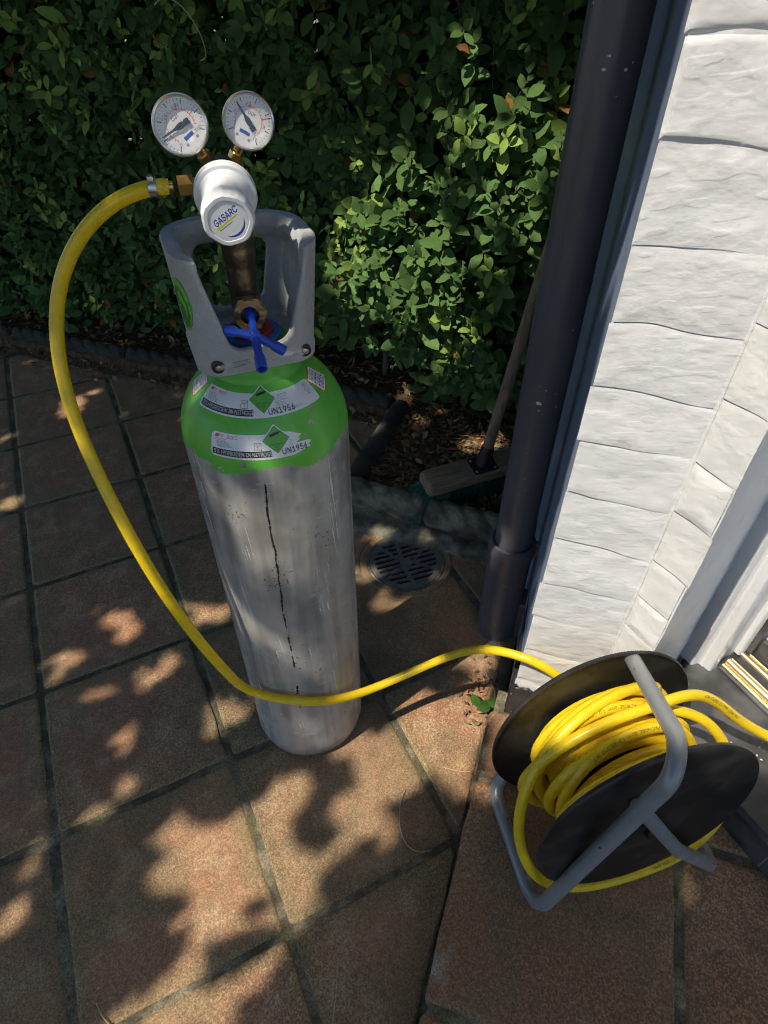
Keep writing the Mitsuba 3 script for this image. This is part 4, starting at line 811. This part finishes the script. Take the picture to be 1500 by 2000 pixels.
c1_, u1 = gauge('gauge', (-.0325, .010, .9855), -E1 * .56 + E3 * .83, E2 + E3 * .20, .0232, -82, ['0', '60', '120', '180', '240', '300'], [(28, .46, .68)], 0, 'left gauge, its needle at the low end of the scale')
c2_, u2 = gauge('gauge', (.0240, .010, .9860), E1 * .50 + E3 * .87, E2 + E3 * .20, .0222, -58, ['0', '2', '4', '6', '8', '10'], [(-16, .46, .66), (55, .50, .86)], 0, 'right gauge, its needle pointing up to the left')
for c, a in ((c1_, (-.012, -.004, .950)), (c2_, (.005, -.004, .950))):
    a = W(np.array(a)); d = unit(c - a); l = np.linalg.norm(c - a)
    put('gauge_stem', cat(tube([a, c - d * .018], .0042, 16), place(extrude(hexa(.0066), .007), a + d * (l - .036), np.cross(d, E2), z=d)), 'brass', reg, smooth=25)
oc = W(np.array([-.0255, .0, .9372])); od = -E1
put('outlet', tube([oc + E1 * .006, oc - E1 * .009], .0062, 18), 'brass', reg, smooth=30)
put('outlet_nut', place(extrude(hexa(.0092, 6, .35), .0135), oc - E1 * .0060, E2, z=od), 'brass', reg, smooth=20)
put('barb', lathe([(0, .024), (.0045, .024), (.0045, .030), (.0038, .031), (.0038, .035)], oc, od, 18), 'brass', reg, smooth=30)

# ------------------------------------------------------------------ hose reel on the step
AX = np.array([.54574825, -.83100033, .10769075]); RC = np.array([.1787, .4521, .2857]); RU = np.array([-.83586133, -.54894065, 0]); RV = np.array([-.05911583, .09001453, .99418444])
A = lambda o, u, v: RC + o * AX + u * RU + v * RV
reel = thing('hose_reel', 'portable hose reel with two black discs and a bent grey tube stand, on the step', 'hose reel')
DR = .1507
def disc(o, sgn, label):
    # dished plastic flange: flat web, raised hub and a rolled rim; sgn points to the hub side
    p = [(.012, -.004), (.05, -.004), (.054, -.0025), (DR - .012, -.0015), (DR - .006, .001), (DR - .0015, .0035), (DR, .002), (DR, -.001), (DR - .002, -.003), (DR - .008, -.0045), (.058, -.0055), (.050, -.0085), (.020, -.0085), (.014, -.012), (.012, -.012)]
    return put('disc', lathe(p, A(o, 0, 0), AX * sgn, 96), 'disc_plastic', reel, smooth=40, label=label)
disc(-.070, 1, 'black disc at the back of the reel, beside the wall'); disc(.070, -1, 'black disc at the front of the reel')
put('hub', lathe([(.074, -.068), (.074, .068)], RC, AX, 48), 'disc_plastic', reel)
put('axle', tube([A(-.105, 0, 0), A(.089, 0, 0)], .0078, 18), 'frame_paint', reel, smooth=30)
put('hub_cap', lathe([(0, .0905), (.012, .0905), (.014, .088), (.014, .079), (0, .079)], RC, AX, 28), 'disc_plastic', reel)
AH = unit([AX[0], AX[1], 0])
FP = lambda x, y, z: np.array([x, y, z])
main = fillet([A(-.069, -.034, .1335), FP(.1978, .3588, .5086), FP(.1200, .3050, .1115), FP(.0260, .4600, .1115), A(-.098, .035, -.06), A(-.104, 0, 0)], .036, 10)
put('stand_tube', tube(main, .0100, 20), 'frame_paint', reel, smooth=40, label='long grey bent tube forming the handle and the left foot')
leg2 = fillet([FP(.1830, .3645, .3770), FP(.2659, .3907, .2440), FP(.3580, .4440, .1110), FP(.3580 - .17 * AH[0], .4440 - .17 * AH[1], .1110), A(-.098, -.02, -.05), A(-.104, 0, 0)], .030, 10)
put('stand_tube', tube(leg2, .0092, 20), 'frame_paint', reel, smooth=40, label='grey bent tube forming the right foot')

# ------------------------------------------------------------------ the yellow hose, from the regulator to the reel and off to the right
HR = .0070
hose = thing('yellow_hose', 'yellow rubber gas hose looping from the regulator to the reel, where it is wound up', 'hose')
run = spline([(-.3785, .5120, .9372), (-.395, .5050, .9355), (-.4164, .4985, .9289), (-.4442, .4900, .9110), (-.4827, .4680, .8635), (-.5038, .4500, .8096), (-.5010, .4354, .7608), (-.4746, .4068, .7004), (-.4501, .3891, .6371), (-.4204, .3800, .5368), (-.4057, .3816, .4746), (-.3868, .3879, .3856), (-.3727, .4050, .3052), (-.3590, .4300, .2265), (-.3320, .4320, .2254), (-.3060, .4340, .2270), (-.2765, .4455, .2210), (-.2515, .4660, .2045), (-.2270, .4970, .1780), (-.1814, .5423, .1700), (-.1520, .5646, .1780), (-.1223, .5820, .1960), (-.0916, .5920, .2190), (-.0640, .5960, .2430), (-.0357, .5940, .2670), (.0121, .5825, .2935), (.0524, .5790, .2920), (.0880, .5780, .2740), (.1200, .5750, .2350), (.1360, .5600, .1900)], 260, s=1.0e-4)
put('run', tube(run, HR, 20), 'hose_rubber', hose, smooth=True)
co = spline([W(np.array([-.0545, 0, .9374])), W(np.array([-.062, 0, .9374])), run[0] + (run[0] - run[3]) * .05], 10)
put('tail_end', tube(np.array([W(np.array([-.0535, .0, .9372])), run[0], run[2]]), .0066, 20), 'hose_rubber', hose, smooth=30)
cl = W(np.array([-.0672, 0, .9374])); k = put('hose_clamp', lathe([(.0071, -.0035), (.0079, -.0035), (.0081, -.002), (.0081, .002), (.0079, .0035), (.0071, .0035)], cl, -E1, 28), 'steel', hose, smooth=30)
sc = rbox(.006, .006, .009, .0015); put('screw_housing', place(sc, cl + E3 * .0085 + E2 * .004, E1, z=E2), 'steel', k)
def wrap(o, r, tilt, ph, ru=0.0, rv=0.0, wob=.003):
    a = np.linspace(0, 2 * np.pi, 110, endpoint=False)
    rr = r + wob * np.sin(2 * a + ph * 2) + wob * .6 * np.sin(3 * a + ph)
    return np.array([A(o + tilt * math.sin(t + ph), q * math.cos(t) + ru, q * math.sin(t) + rv) for t, q in zip(a, rr)])
for o, r, ti, ph in ((-.060, .082, .002, .3), (-.045, .083, .003, 1.2), (-.030, .082, .003, 2.2), (-.015, .083, .002, .5), (.0, .082, .003, 3.1), (.015, .083, .003, 4.0), (.030, .082, .002, 1.7), (.045, .083, .003, .2), (.060, .082, .002, 2.0)):
    put('inner_coil', tube(wrap(o, r, ti, ph, wob=.0008), HR, 14, True), 'hose_rubber', hose, smooth=True)
coils = [(-.054, .0965, .006, .8, -.006, .002), (-.036, .0975, .009, 2.4, .004, .006), (-.016, .0990, .010, 3.2, .010, .004), (.006, .0985, .012, 1.0, .006, .010), (.027, .1000, .012, 2.7, .002, .008), (.046, .1040, .010, .4, .004, .012), (.058, .0985, .004, 1.6, .006, .010)]
for o, r, ti, ph, ru, rv in coils:
    put('coil', tube(wrap(o, r, ti, ph, ru, rv), HR, 18, True), 'hose_rubber', hose, smooth=True)
loop = spline([A(*q) for q in ((-.050, -.070, .085), (-.044, -.030, .106), (-.034, .020, .112), (-.022, .070, .100), (-.010, .112, .062), (.006, .140, .010), (.022, .148, -.045), (.038, .137, -.105), (.050, .108, -.155), (.059, .060, -.1800), (.0635, .004, -.1855), (.0635, -.050, -.1850), (.060, -.105, -.178), (.052, -.150, -.150), (.040, -.172, -.10), (.024, -.165, -.035), (.010, -.140, .030), (-.004, -.112, .062), (-.014, -.080, .078), (-.022, -.045, .090))], 170)
loop[:, 2] = np.maximum(loop[:, 2], .1075)
put('loose_loop', tube(loop, HR, 18), 'hose_rubber', hose, smooth=True, label='slack loop of yellow hose hanging under the reel')
tail = spline([A(*q) for q in ((-.016, .085, -.075), (-.014, .122, -.030), (-.010, .132, .020), (-.006, .108, .068), (-.004, .066, .102), (-.004, .020, .117), (-.006, -.035, .121), (-.012, -.085, .112))] + [np.array(q) for q in ((.3300, .5600, .3130), (.3980, .5760, .2650), (.4800, .5850, .2180), (.5900, .5900, .1850), (.7600, .5800, .1735), (1.0, .5400, .1725))], 200)
put('tail', tube(tail, HR, 18), 'hose_rubber', hose, smooth=True, label='end of the yellow hose leaving the reel over the doorstep')
CLOOK = CAM - RC
def hose_print(path, frac, text, h, flip=False, roll=0.0):
    """Lettering wrapped on the hose along its length, on the side that faces up and outward."""
    p = path; ln = np.concatenate([[0], np.cumsum(np.linalg.norm(np.diff(p, axis=0), axis=1))]); t, _, _ = frames(p)
    if flip: p, t, ln = p[::-1], -t[::-1], (ln[-1] - ln)[::-1]
    m = meshkit.text_mesh(text, h, .0001); x, y, d = m.vertices.T.copy(); y -= h / 2; s = x + frac * ln[-1]
    I = lambda q: np.stack([np.interp(s, ln, q[:, j]) for j in range(3)], 1)
    P, TT_ = I(p), I(t); TT_ /= np.linalg.norm(TT_, axis=1, keepdims=True)
    out = np.array([-.1, -.55, .83]); out = out - TT_ * (TT_ @ out)[:, None]; out /= np.linalg.norm(out, axis=1, keepdims=True); sd = np.cross(out, TT_)
    a = y / HR + roll; rr = (HR + .00012 + d)[:, None]
    m.vertices = P + rr * (np.cos(a)[:, None] * out + np.sin(a)[:, None] * sd); return m
txt = 'PVC HOSE  8mm  I.D  250PSI  W.P'
prints = [hose_print(tail, .60, txt, .0040, True)]
for (o, r, ti, ph, ru, rv), f0 in zip([coils[0], coils[2], coils[4]], (.725, .70, .715)):
    w = wrap(o, r, ti, ph, ru, rv); w = np.vstack([w, w[:1]]); prints.append(hose_print(w, f0, txt, .0040, True, .1))
prints.append(hose_print(loop, .36, 'PVC HOSE  8mm', .0040, True))
put('print', cat(*prints), 'ink_black', hose, smooth=False)

# ------------------------------------------------------------------ yard broom leaning behind the downpipe
broom = thing('broom', 'worn wooden broom with dark green bristles leaning in the corner behind the downpipe', 'broom')
bu = unit([.19, .175, -.004]); bn = unit(np.cross(np.cross(bu, [-.25, -.52, .82]), bu)); bc = np.array([-.262, 1.135, .122]) + bu * .135
hd = rbox(.30, .066, .036, .010, 3); hd = tm(*trimesh.remesh.subdivide_to_size(hd.vertices, hd.faces, .02)[:2]); hd.vertices = hd.vertices + nfbm(hd.vertices, 18, 3, 4)[:, None] * [0.004, .006, .004]
put('head', place(hd, bc, bu, z=bn), 'head_wood', broom, smooth=40)
bw = np.cross(bn, bu); rb = np.random.default_rng(5); ms = []
for i in range(1500):
    s, w0 = rb.uniform(-.145, .145), rb.uniform(-.028, .028); fl = np.array([0., 0, 0]); e = bc + bu * s + bw * w0 - bn * .016
    spread = bu * (s / .145) ** 3 * .034 + np.array([-.01, -.03, 0]) * (1 if s < -.08 else 0) + bw * (w0 * .8) + rb.normal(0, .004, 3); tip = e - bn * rb.uniform(.062, .078) + spread; tip[2] = max(tip[2], .012)
    ms.append(tube(np.array([e, (e + tip) / 2 + spread * .12, tip]), .0008, 3, cap=False))
put('bristles', cat(*ms), 'green_bristle', broom, smooth=True, kind='stuff')
hs = bc + bu * .012 + bn * .016; he = np.array([.004, 1.475, 1.32]); hu = unit(he - hs)
put('handle', tube(np.array([hs + hu * .02 + (he - hs) * q for q in np.linspace(0, .98, 14)]) + np.c_[nfbm(np.linspace(0, 1, 14)[:, None] * [1, 0, 0], 3, 2, 1) * .008, np.zeros((14, 2))], .0135, 18), 'grey_wood', broom, smooth=True)
k = put('socket', tube([hs - bn * .001, hs + hu * .05], [.0185, .0165], 22), 'iron', broom, smooth=40)
pl_ = extrude(rrect(-.034, -.026, .034, .026, .006), .0025); put('bracket_plate', place(pl_, hs - bn * .0005, bu, z=bn), 'iron', broom, smooth=False)
for sx in (-.026, .026):
    for sy in (-.018, .018): put('rivet', lathe([(.0042, 0), (.0038, .0014), (.002, .0024), (0, .0027)], hs + bu * sx + bw * sy + bn * .002, bn, 14), 'steel', broom, smooth=40)

# ------------------------------------------------------------------ small things on the ground
for pts, lb in (([(-.438, .030, .002), (-.419, .020, .0035), (-.392, .012, .002)], 'pale dry grass stalk across the joint at the bottom left'),
                ([(-.112, .452, .002), (-.108, .405, .003), (-.080, .365, .003), (-.042, .372, .002)], 'curved dry grass stalk on the sunlit tile right of the cylinder'),
                ([(-.060, .512, .003), (-.028, .514, .003), (-.010, .520, .003)], 'short straw by the edge of the step'),
                ([(-.132, .180, .002), (-.122, .150, .003), (-.112, .110, .002)], 'thin dry stalk on the shaded tile left of the step'),
                ([(-.030, .740, .004), (.0, .690, .010), (.012, .640, .012)], 'dry stem leaning at the foot of the white wall')):
    s = put('grass_stalk', tube(spline(np.array(pts), 14) if len(pts) > 3 else np.array(pts), .0009, 5), 'straw', smooth=True, label=lb, cat='stalk')
weed = thing('weed', 'small green weed growing at the foot of the downpipe by the step', 'weed')
wp = np.array([[-.010, .655, .004], [-.016, .665, .006], [-.004, .668, .010], [-.020, .648, .004], [.0, .648, .014], [-.012, .660, .018]])
for p in wp:
    m = leaf_mesh(p[None], np.array([[rng.normal(-.4, .6), rng.normal(-.3, .6), .25]]), np.array([[rng.normal(0, .3), rng.normal(-.2, .3), 1.]]), np.array([rng.uniform(.022, .034)]))
    put('leaf', m, 'leaf', weed, smooth=True, color=np.repeat([[.06, .14, .03]], 11, 0))
sprig = thing('hedge_sprig', 'two green leaves and a thin twig poking out to the right of the downpipe', 'twig')
put('twig', tube(spline([(-.03, 1.46, .60), (-.005, 1.30, .66), (.005, 1.15, .675), (.020, 1.08, .685)], 16), .0011, 5), 'twig', sprig, smooth=True)
for p, x, L in (((.006, 1.14, .665), (.35, -.25, -.75), .042), ((.004, 1.20, .800), (.8, -.3, -.05), .030)):
    put('leaf', leaf_mesh(np.array([p]), np.array([x]), np.array([[-.2, -.8, .5]]), np.array([L])), 'leaf', sprig, smooth=True, color=np.repeat([[.075, .17, .04]], 11, 0))
fl = thing('fallen_leaf', 'single pale leaf lying on the shaded paving left of the gas cylinder', 'leaf')
put('blade', leaf_mesh(np.array([[-1.02, 1.20, .003]]), np.array([[1., .3, .05]]), np.array([[0, 0, 1.]]), np.array([.022])), 'leaf', fl, smooth=True, color=np.repeat([[.22, .24, .10]], 11, 0))
